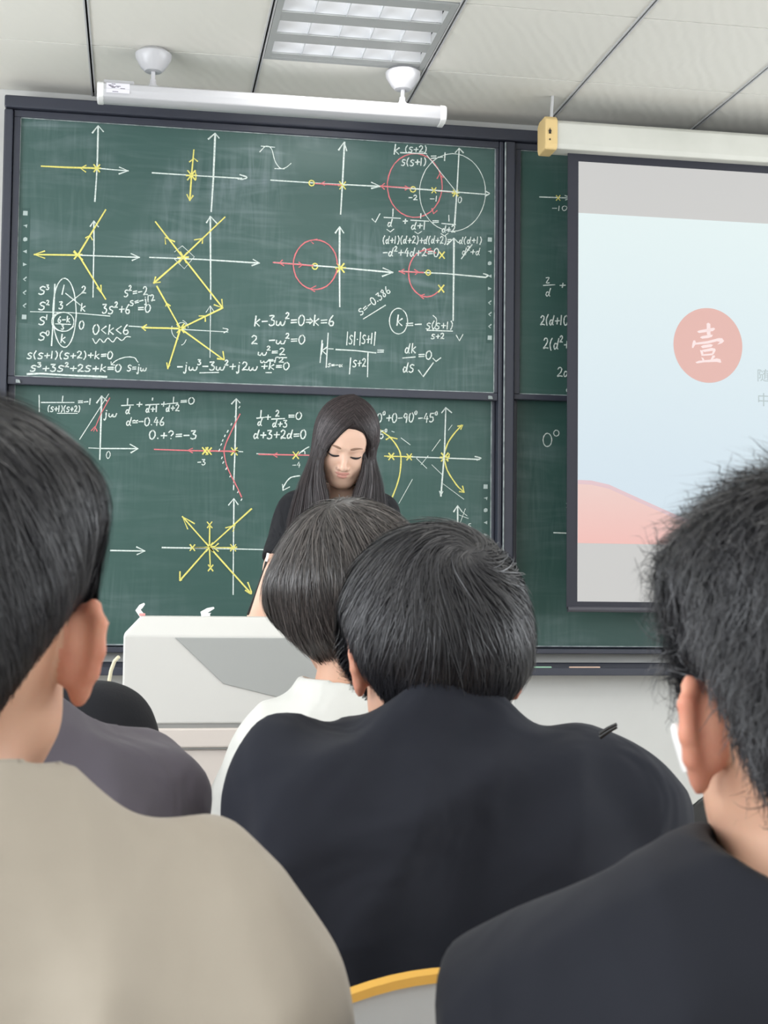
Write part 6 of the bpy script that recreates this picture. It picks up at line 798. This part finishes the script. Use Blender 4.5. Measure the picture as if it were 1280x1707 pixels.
# skirting at the foot of the front wall
zk = at(1150, 1352, 5.49)[2]
struct(MB().box(WX0, WX1, 5.478, 5.499, 0, zk-.012), 'baseboard_front', M['desk_front']); struct(MB().box(WX0, WX1, 5.470, 5.499, zk-.012, zk+.012), 'trim_1', M['beige'], bevel=.002)

# ------------------------------------------------------------------ chairs
def arch(x, cx_, hw, top, sag): return top-sag*((x-cx_)/hw)**2
ch = thing('classroom_chair', 'grey chair with yellow rim at the bottom between the two nearest students', 'chair', (.345, 1.45, 0))
cx_, hw, top, sag, YB = at(765, 1628, 1.24)[0], .225, at(765, 1628, 1.24)[2], .080, 1.22
n = 24; xs = [cx_-hw+2*hw*i/n for i in range(n+1)]
def back_y(x, z): return YB+.030*((x-cx_)/hw)**2*-1+.03-(top-z)*-.10
q = MB(); v = []
for x in xs:
    zt_ = arch(x, cx_, hw, top, sag)-.004; zb_ = top-.34
    v += [(x, back_y(x, zt_), zt_), (x, back_y(x, zb_), zb_), (x, back_y(x, zt_)+.012, zt_), (x, back_y(x, zb_)+.012, zb_)]
f = []
for i in range(n):
    a, b = 4*i, 4*i+4; f += [(a, a+1, b+1, b), (a+2, b+2, b+3, a+3), (a, b, b+2, a+2), (a+1, a+3, b+3, b+1)]
f += [(0, 2, 3, 1), (4*n, 4*n+1, 4*n+3, 4*n+2)]
q.add(v, f); build(q, 'backrest', M['desk'], ch)
q = MB(); rp = [(xs[0]-.004, top-.34)]+[(x, arch(x, cx_, hw, top, sag)) for x in xs]+[(xs[-1]+.004, top-.34)]
# flat rim, 16 mm deep
L = []; 
for k_, (x, z) in enumerate(rp):
    y = back_y(x, z); L += [(x, y-.004, z-.006), (x, y-.004, z+.002), (x, y+.016, z+.002), (x, y+.016, z-.006)]
nn = len(rp); q.add(L, [(4*i+a, 4*i+(a+1) % 4, 4*i+4+(a+1) % 4, 4*i+4+a) for i in range(nn-1) for a in range(4)]+[(0, 1, 2, 3), (4*nn-4, 4*nn-1, 4*nn-2, 4*nn-3)]); build(q, 'rim', M['yellow'], ch, smooth='auto')
q = MB(); q.box(cx_-.20, cx_+.20, 1.30, 1.68, .400, .416); build(q, 'seat', M['desk'], ch, bevel=.008)
for sx in (-1, 1):
    q = MB(); q.tube([(cx_+sx*.19, 1.285, top-.30), (cx_+sx*.19, 1.30, .395), (cx_+sx*.20, 1.27, .0)], .012, 10); build(q, 'leg', M['chair_leg'], ch, smooth='auto')
    q = MB(); q.tube([(cx_+sx*.18, 1.64, .40), (cx_+sx*.19, 1.70, .0)], .012, 10); build(q, 'leg', M['chair_leg'], ch, smooth='auto')
# black swivel chair seen past the neck on the right
ex, ey = at(1330, 1400, 2.5)[0], 2.5
sc_ = thing('swivel_chair', 'black padded chair partly hidden behind the neck of the student with the earbud', 'chair', (ex, ey, 0))
def pad(fn, lo, hi, name, m=M['black_plastic'], h=.008):
    v, f = surface(fn, lo, hi, h); return fast_mesh(name, v, f, m, sc_)
pad(lambda p: smax(ell(p, (ex, ey+.24, .50), (.20, .07, .27)), -ell(p, (ex, ey+.12, .50), (.26, .10, .4)), .02), (ex-.24, ey, .2), (ex+.24, ey+.36, .82), 'backrest')
pad(lambda p: ell(p, (ex, ey, .46), (.24, .24, .05)), (ex-.28, ey-.28, .38), (ex+.28, ey+.28, .54), 'seat')
for sx in (-1, 1):
    pad(lambda p: smin(ell(p, (ex+sx*.255, ey, .635), (.035, .13, .022)), cone(p, (ex+sx*.25, ey+.04, .62), (ex+sx*.22, ey+.02, .46), .018, .02), .02), (ex+sx*.255-.08, ey-.18, .42), (ex+sx*.255+.08, ey+.18, .74), 'armrest')
q = MB(); q.lathe([(.03, 0), (.03, .34)], (ex, ey, .09), 14); build(q, 'gas_column', M['black_plastic'], sc_, smooth='auto')
for k_ in range(5):
    a = 2*math.pi*k_/5+.3; q = MB(); q.tube([(ex, ey, .10), (ex+.27*math.cos(a), ey+.27*math.sin(a), .055)], [.024, .016], 8); q.lathe([(.008, 0), (.022, .004), (.026, .02), (.022, .04)], (ex+.27*math.cos(a), ey+.27*math.sin(a), 0), 12); build(q, 'leg', M['black_plastic'], sc_, smooth='auto')

# ------------------------------------------------------------------ people
def P3(px, py, Y, dz=0): p = at(px, py, Y); p[2] += dz; return p
def seated(J, kx=.10, fx=0, ky=.40):
    pel = J['pel']; J['kn'] = [pel+np.array([s*kx+fx, ky, -.03]) for s in (-1, 1)]; J['an'] = [pel+np.array([s*kx+fx, ky, 0]) for s in (-1, 1)]
    for a in J['an']: a[2] = .085
    return J
def student(label, J, group='seated students'):
    return thing('person', label, 'person', (J['pel'][0], J['pel'][1], 0), group)

# student in front of the lectern: black shirt, head bowed
J = seated(body_joints(P3(728, 1275, 1.47), P3(722, 1108, 1.57), rotm(4, 27, 2), P3(490, 1332, 1.49), P3(1022, 1330, 1.49), P3(480, 1600, 1.66), P3(1065, 1560, 1.64), (.24, 1.80, .655), (.46, 1.80, .655), (.355, 1.57, .565), k=1.07))
c_ = student('seated person in a loose black shirt seen from behind with bowed black-haired head', J)
make_body(J, c_, .004)
HB = mat('black_shirt', (40, 42, 50), .92, .12, noise=(4, (36, 38, 45), .8), bump=(7, .45), sheen=.05)
def hump(p, d): 
    d = smin(d, cone(p, P3(658, 1240, 1.49), P3(806, 1232, 1.49), .054, .054), .028)
    return d
sh = make_shirt(J, c_, HB, t=.020, slim=1.04, sleeve=1.0, loose=.025, neck_r=.080, top_=.088, open_=False, folds=.007, seed=4, extra=hump, res=.006, collar=.022, back=.0)
make_trousers(J, c_); make_shoes(J, c_)
for dy in (0, 6):
    q = MB(); q.tube([P3(1000, 1223+dy, 1.44), P3(1014, 1214+dy*.9, 1.435), P3(1028, 1207+dy*.8, 1.43)], [.0024, .0020, .0017], 8); build(q, 'drawstring', M['black_plastic'], sh, smooth='auto')
make_hair(J, c_, (.030, .024, .026), lambda a: hairline(a, -.098, -.075, .010, -.03, .02), (.08, -.88, .47), [HAIR, HAIR_2], n=12000, length=(.07, .13), width=.00042, lift=(.0005, .006), frizz=.16, seed=3, clump=.45, grav=.35, swirl=.9)

# white shirt behind
J = seated(body_joints(P3(578, 1165, 2.10), P3(584, 1008, 2.17), rotm(0, 12, -3), P3(462, 1285, 2.12), P3(700, 1280, 2.12), P3(425, 1470, 2.25), P3(735, 1470, 2.25), (.20, 2.42, .66), (.42, 2.42, .66), (.305, 2.22, .565), k=1.09))
c_ = student('seated person in a white t-shirt, dark hair parted in the middle, facing the teacher', J)
make_body(J, c_, .005)
make_shirt(J, c_, cloth('white_cotton', (224, 224, 220), (216, 216, 212), bump=(9, .35)), t=.018, sleeve=.85, loose=.025, neck_r=.066, folds=.007, seed=9, res=.007)
make_trousers(J, c_); make_shoes(J, c_)
make_hair(J, c_, (.034, .034, .028), lambda a: np.interp(np.abs(a), np.radians([0, 35, 62, 80, 96, 112, 130, 150, 180]), [-.112, -.106, -.098, -.070, -.045, -.05, .0, .02, .02]), (-.15, -.5, .85), [HAIR_B, HAIR_B2], n=12000, length=(.07, .13), width=.00045, lift=(.0005, .006), frizz=.14, seed=8, clump=.42, grav=.5, swirl=.3, lump=lambda q, a: .012*np.exp(-((q[:, 2]-.02)/.045)**2)*np.abs(np.sin(a)))

# grey shirt on the left
J = seated(body_joints(P3(-15, 1225, 1.57), P3(-40, 1045, 1.64), rotm(0, 8, 0), P3(-265, 1345, 1.6), P3(235, 1345, 1.6), P3(-290, 1600, 1.72), P3(232, 1600, 1.70), (-.26, 1.88, .66), (-.06, 1.88, .66), (-.16, 1.66, .565)), ky=.34)
c_ = student('seated person in a grey-purple t-shirt half hidden behind the nearest student on the left', J)
make_body(J, c_, .006)
make_shirt(J, c_, cloth('grey_purple_cotton', (98, 93, 103), (90, 86, 95), bump=(9, .45)), t=.018, slim=1.05, sleeve=.9, loose=.03, neck_r=.066, folds=.006, seed=12, res=.007)
make_trousers(J, c_); make_shoes(J, c_)
make_hair(J, c_, (.028, .020, .022), hairline, (.1, -.4, .9), HAIR, n=2500, length=(.05, .09), seed=5)

# black shirt beyond the grey one
J = seated(body_joints(P3(45, 1190, 2.2), P3(58, 1085, 2.33), rotm(0, 35, 0), P3(-85, 1222, 2.2), P3(164, 1222, 2.2), P3(-90, 1400, 2.3), P3(185, 1400, 2.3), (-.26, 2.48, .66), (-.02, 2.48, .66), (-.17, 2.34, .565), k=.98))
c_ = student('seated person in a black t-shirt hunched forward beside the lectern, beyond the grey shirt', J)
make_body(J, c_, .006)
make_shirt(J, c_, cloth('black_cotton', (36, 37, 41), (32, 33, 37), sheen=.05), t=.018, sleeve=.9, loose=.02, neck_r=.066, folds=.003, seed=14, res=.008)
make_trousers(J, c_); make_shoes(J, c_)
make_hair(J, c_, (.026, .018, .020), hairline, (.1, -.4, .9), HAIR, n=2500, length=(.05, .09), seed=6)

# nearest student on the left: beige shirt
J = seated(body_joints(P3(-92, 1392, .90), P3(-88, 1072, .97), rotm(-8, 4, 0), P3(-475, 1690, .93), P3(350, 1690, .93), P3(-540, 2040, 1.02), P3(425, 2040, 1.02), (-.2, 1.16, .66), (-.03, 1.16, .66), (-.115, .93, .565), k=1.06))
J['ear_out'] = 38; J['ear_k'] = .93; J['trap'] = .035
c_ = student('nearest person on the left in a beige shirt, black hair, right ear showing', J)
make_body(J, c_, .003)
make_shirt(J, c_, cloth('beige_cotton', (178, 169, 157), (170, 161, 149), bump=(7, .42)), t=.018, slim=1.05, sleeve=.95, loose=.03, neck_r=.072, folds=.006, seed=21, res=.005, collar=.010, extra=lambda p, d: smin(d, cone(p, P3(45, 1435, .91), P3(290, 1560, .92), .050, .063), .04))
make_trousers(J, c_); make_shoes(J, c_)
make_hair(J, c_, (.038, .016, .024), lambda a: np.interp(np.abs(a), np.radians([0, 20, 33, 45, 60, 80, 96, 108, 122, 140, 180]), [-.072, -.070, -.055, -.020, .004, .022, .028, -.01, .03, .04, .04]), (-.35, -.30, .85), [HAIR, HAIR_2], n=15000, length=(.06, .12), width=.00036, lift=(.0005, .006), frizz=.16, seed=11, clump=.4, grav=.5, res=.0035, swirl=.3)

# nearest student on the right: black shirt, white earbud
J = seated(body_joints(P3(1368, 1530, .80), P3(1378, 1205, .84), rotm(2, 2, 0), P3(962, 1705, .85), P3(1760, 1760, .76), P3(905, 2080, .95), P3(1850, 2130, .86), (.34, 1.06, .66), (.50, 1.06, .66), (.415, .82, .565), k=1.06), fx=.30)
J['ear_out'] = 40; J['ear_k'] = .97; J['trap'] = .032
c_ = student('nearest person on the right in a black shirt with frizzy black hair and an earbud', J)
make_body(J, c_, .003)
make_shirt(J, c_, mat('soft_black_shirt', (40, 42, 49), .92, .1, noise=(4, (37, 38, 44), .8), bump=(7, .45), sheen=.05), t=.018, slim=1.05, sleeve=.95, loose=.03, neck_r=.074, folds=.007, seed=25, res=.005, collar=.012)
make_trousers(J, c_); make_shoes(J, c_)
make_hair(J, c_, (.040, .017, .016), lambda a: np.interp(np.abs(a), np.radians([0, 40, 48, 56, 67, 80, 96, 108, 122, 140, 180]), [-.098, -.078, -.056, -.030, .004, .026, .030, -.008, .03, .04, .04]), (-.05, -.25, .95), [HAIR, HAIR_2], n=17000, length=(.025, .06), width=.00030, lift=(.001, .010), frizz=.55, curl=1.6, seed=13, clump=.5, grav=.45, spiky=.012, res=.0035)
e0, e1 = P3(1127, 1214, .835), P3(1147, 1288, .828)
eb = thing('earbud', 'white wireless earbud with a long stem in the left ear', 'earbud', tuple(e0))
q = MB(); d_ = (e1-e0)/np.linalg.norm(e1-e0); q.tube([e0-d_*.003, e0-d_*.001, e0+d_*.004, e1-d_*.003, e1-d_*.0005, e1], [.0015, .0033, .0040, .0036, .0030, .0012], 14); build(q, 'stem', M['plastic'], eb, smooth='auto')
v_, f_ = surface(lambda p: ell(p, tuple(e0+np.array([.010, .002, -.002])), (.009, .008, .008)), e0-.02, e0+.03, .002); fast_mesh('bud', v_, f_, M['plastic'], eb)

# ------------------------------------------------------------------ the teacher
R = rotm(180-9, 25, -7); k = .95; eyes = P3(575, 757, 3.66); hd = eyes-R @ np.array([0, .088, .003])*k
J = body_joints(hd+np.array([.0, .085, -.135]), hd, R, P3(628, 858, 3.86), P3(496, 856, 3.80), P3(650, 950, 3.86), P3(463, 944, 3.74), P3(600, 1072, 3.57), P3(414, 1072, 3.56), (.50, 3.99, .90), k=k)
J['kn'] = [np.array([.58, 3.98, .48]), np.array([.41, 3.98, .48])]; J['an'] = [np.array([.58, 4.02, .085]), np.array([.41, 4.02, .085])]; J['dir'] = -1; J['fd'] = (-.05, -1, -.0); J['ear_k'] = .72; J['ear_out'] = 2
te = thing('person', 'long-haired person teaching in a black blouse, looking down at the lectern', 'person', (.5, 3.99, 0))
make_body(J, te, .0024, with_face=True, slim=.86)
bl_ = make_shirt(J, te, mat('black_blouse', (33, 34, 38), .8, .2, bump=(14, .5)), name='blouse', t=.010, slim=.84, sleeve=.93, loose=.010, neck_r=.064, top_=.022, neck_off=(0, -.02, -.02), folds=.004, seed=31, res=.005, collar=.006)
make_trousers(J, te, slim=.86); make_shoes(J, te)
q = MB(); q.tube([P3(445, 930, 3.715), P3(440, 950, 3.71), P3(428, 985, 3.66), P3(413, 1024, 3.60)], .0030, 8); build(q, 'sleeve_cord', M['black_plastic'], bl_, smooth='auto')
q = MB(); q.tube([P3(447, 922, 3.71), P3(444, 936, 3.71)], .0035, 8); build(q, 'cord_tip', M['plastic'], bl_, smooth='auto')
def loc(v): return hd+R @ np.array(v, float)*k
def face_y(x, z):
    y = .13
    for _ in range(60):
        q_ = np.array([[x, y, z]], np.float32); y -= float(face(q_, skull(q_))[0])*.7
    return y
for s in (-1, 1):
    q = MB(); pts = []
    for t in np.linspace(-1, 1, 11):
        x = .0305+.0148*t; z = -.0062+.0030*t*t+(.0012 if t > 0 else -.0004)*abs(t); pts.append(loc((s*x, face_y(s*x, z)+.0008, z)))
    q.tube(pts, [.0009+.0020*math.sin(math.pi*min(1, (i+1.2)/12)) for i in range(11)], 8); build(q, 'eyelashes', HAIR, te, smooth='auto')
    q = MB(); pts = []
    for t in np.linspace(0, 1, 9):
        x = .013+.034*t; z = .0205+.0050*math.sin(t*2.2)-.0025*t; pts.append(loc((s*x, face_y(s*x, z)+.0002, z)))
    q.tube(pts, [.0018, .0028, .0031, .0030, .0027, .0023, .0018, .0013, .0007], 8); build(q, 'eyebrow', mat('brown_brow', (142, 114, 98), .8, .1), te, smooth='auto')
# long hair parted near the middle: a cap over the skull running into a curtain on each side of the face
hy = hd[1]
def hline(a):
    return np.interp(np.degrees(a), [-180, -165, -150, -138, -131, -124, 122, 130, 138, 148, 160, 172, 180], [.068, .066, .056, .030, -.03, -.14, -.14, -.075, -.04, -.004, .028, .054, .068])
capf = cap_fn((.022, .016, .024), hline, k, soft=.022)
get = radius_map(capf)
# lower guides of the two curtains (photo place and depth from the middle of the head), from the front edge to the back
GL = [[(536, 762, -.070), (536, 790, -.068), (541, 812, -.072), (546, 835, -.075), (545, 880, -.07)],
      [(529, 758, -.055), (527, 785, -.055), (528, 815, -.060), (529, 850, -.062), (524, 900, -.055)],
      [(525, 755, -.035), (520, 785, -.038), (515, 815, -.045), (508, 850, -.05), (498, 905, -.045)],
      [(523, 752, -.010), (514, 785, -.015), (504, 815, -.022), (492, 850, -.03), (480, 905, -.025)],
      [(528, 750, .03), (520, 785, .04), (512, 815, .05), (505, 850, .06), (500, 905, .07)]]
GR = [[(608, 760, -.070), (605, 785, -.062), (596, 812, -.062), (588, 838, -.072), (586, 880, -.07)],
      [(613, 758, -.050), (613, 785, -.048), (608, 815, -.052), (603, 850, -.06), (600, 890, -.055)],
      [(617, 755, -.025), (621, 785, -.028), (624, 815, -.035), (627, 850, -.04), (630, 890, -.03)],
      [(617, 750, .0), (624, 785, -.0), (631, 815, -.005), (637, 845, -.01), (642, 890, .0)],
      [(612, 748, .03), (616, 785, .04), (620, 815, .05), (624, 845, .06), (628, 890, .07)]]
TGT = [.80, .58, .30, .0, -.45]                                     # where each guide leaves the skull, front to back
def slerp(a, b, t):
    a = a/np.linalg.norm(a); b = b/np.linalg.norm(b); o_ = math.acos(np.clip(a @ b, -1, 1)); return (math.sin((1-t)*o_)*a+math.sin(t*o_)*b)/math.sin(o_)
def guide(side, G_, u, off=0.0, part=None):
    """one strand: from the parting over the skull, then down the curtain"""
    i = min(int(u), len(G_)-2); b = u-i
    A = [np.array(at(x, y, hy+c)) for x, y, c in G_[i]]; B = [np.array(at(x, y, hy+c)) for x, y, c in G_[i+1]]; low = [a*(1-b)+c*b for a, c in zip(A, B)]
    f_ = 1-u/(len(G_)-1) if part is None else part
    st = np.array([.012-.004*f_-.016, -.045+.115*f_, .100-.022*f_]); yt = np.interp(u, range(5), TGT)
    en = R.T @ (low[0]-hd); pts = []
    for t in np.linspace(0, .9, 10):
        d = slerp(st, en, t); d = d/np.linalg.norm(d)
        pts.append(hd+R @ (d*(float(get(d[None])[0])+.0008+off)))
    P = np.array(pts+low); s_ = np.concatenate([[0], np.cumsum(np.linalg.norm(np.diff(P, axis=0), axis=1))]); uu = np.linspace(0, s_[-1], 26)
    P = np.stack([np.interp(uu, s_, P[:, j]) for j in range(3)], 1)
    for _ in range(3): P[1:-1] = .5*P[1:-1]+.25*(P[:-2]+P[2:])
    return P
SL = [guide(1, GL, u) for u in (0.15, .7, 1.4, 2.1, 2.8, 3.4, 4)]; SR = [guide(-1, GR, u) for u in (0.15, .7, 1.4, 2.1, 2.8, 3.4, 4)]
def hf(p):
    d = capf((p-V3(*hd)) @ R)
    for G_ in (SL, SR):
        for g in G_:
            e = None
            for i in range(9, 25, 2):
                rr_ = .006+.006*min(1, (i-9)/8); c = cone(p, g[i], g[min(i+2, 25)], rr_, rr_); e = c if e is None else np.minimum(e, c)
            d = smin(d, e, .010)
    # the fall of hair down the back
    return smin(d, smax(ell(p, tuple(hd+np.array([.01, .085, -.11])), (.078, .040, .17)), -(p[:, 1]-hy-.04), .02), .02)
v, ff = surface(hf, hd-np.array([.2, .2, .36]), hd+np.array([.2, .24, .2]), .0032); v = relax(v, ff, 3)
hc = fast_mesh('hair', v, ff, HAIR_T, te)
rr = np.random.default_rng(77); paths = []; nrm = []
for side, G_, cnt in ((1, GL, 1900), (-1, GR, 1500)):
    for _ in range(cnt):
        u = rr.uniform(0, 4)**1.0; P = guide(side, G_, u, rr.uniform(.0, .004), part=np.clip(1-u/4+rr.normal()*.12, 0, 1)); n_ = len(P); t = np.linspace(0, 1, n_)
        out = (P-(hd+np.array([0, .03, 0])))*np.array([1, 1, .3]); out /= np.linalg.norm(out, axis=1, keepdims=True)
        low = np.clip((t-.35)/.3, 0, 1)[:, None]; P = P+out*low*rr.uniform(.006, .014)
        P[:, 0] += (rr.normal()*.004*low[:, 0])+.0016*np.sin(t*rr.uniform(4, 9)+rr.uniform(0, 6))*low[:, 0]
        paths.append(P); nrm.append(out)
strands(np.array(paths), np.array(nrm), rr.uniform(.0004, .0009, len(paths)), 'hair_strands', [HAIR_T, HAIR_T2], hc)
q0 = P3(583, 836, 3.565)
q = MB(); q.box(q0[0]-.004, q0[0]+.004, q0[1]-.004, q0[1]+.004, q0[2]-.014, q0[2]+.006); build(q, 'collar_clip', M['plastic'], bl_, bevel=.001)
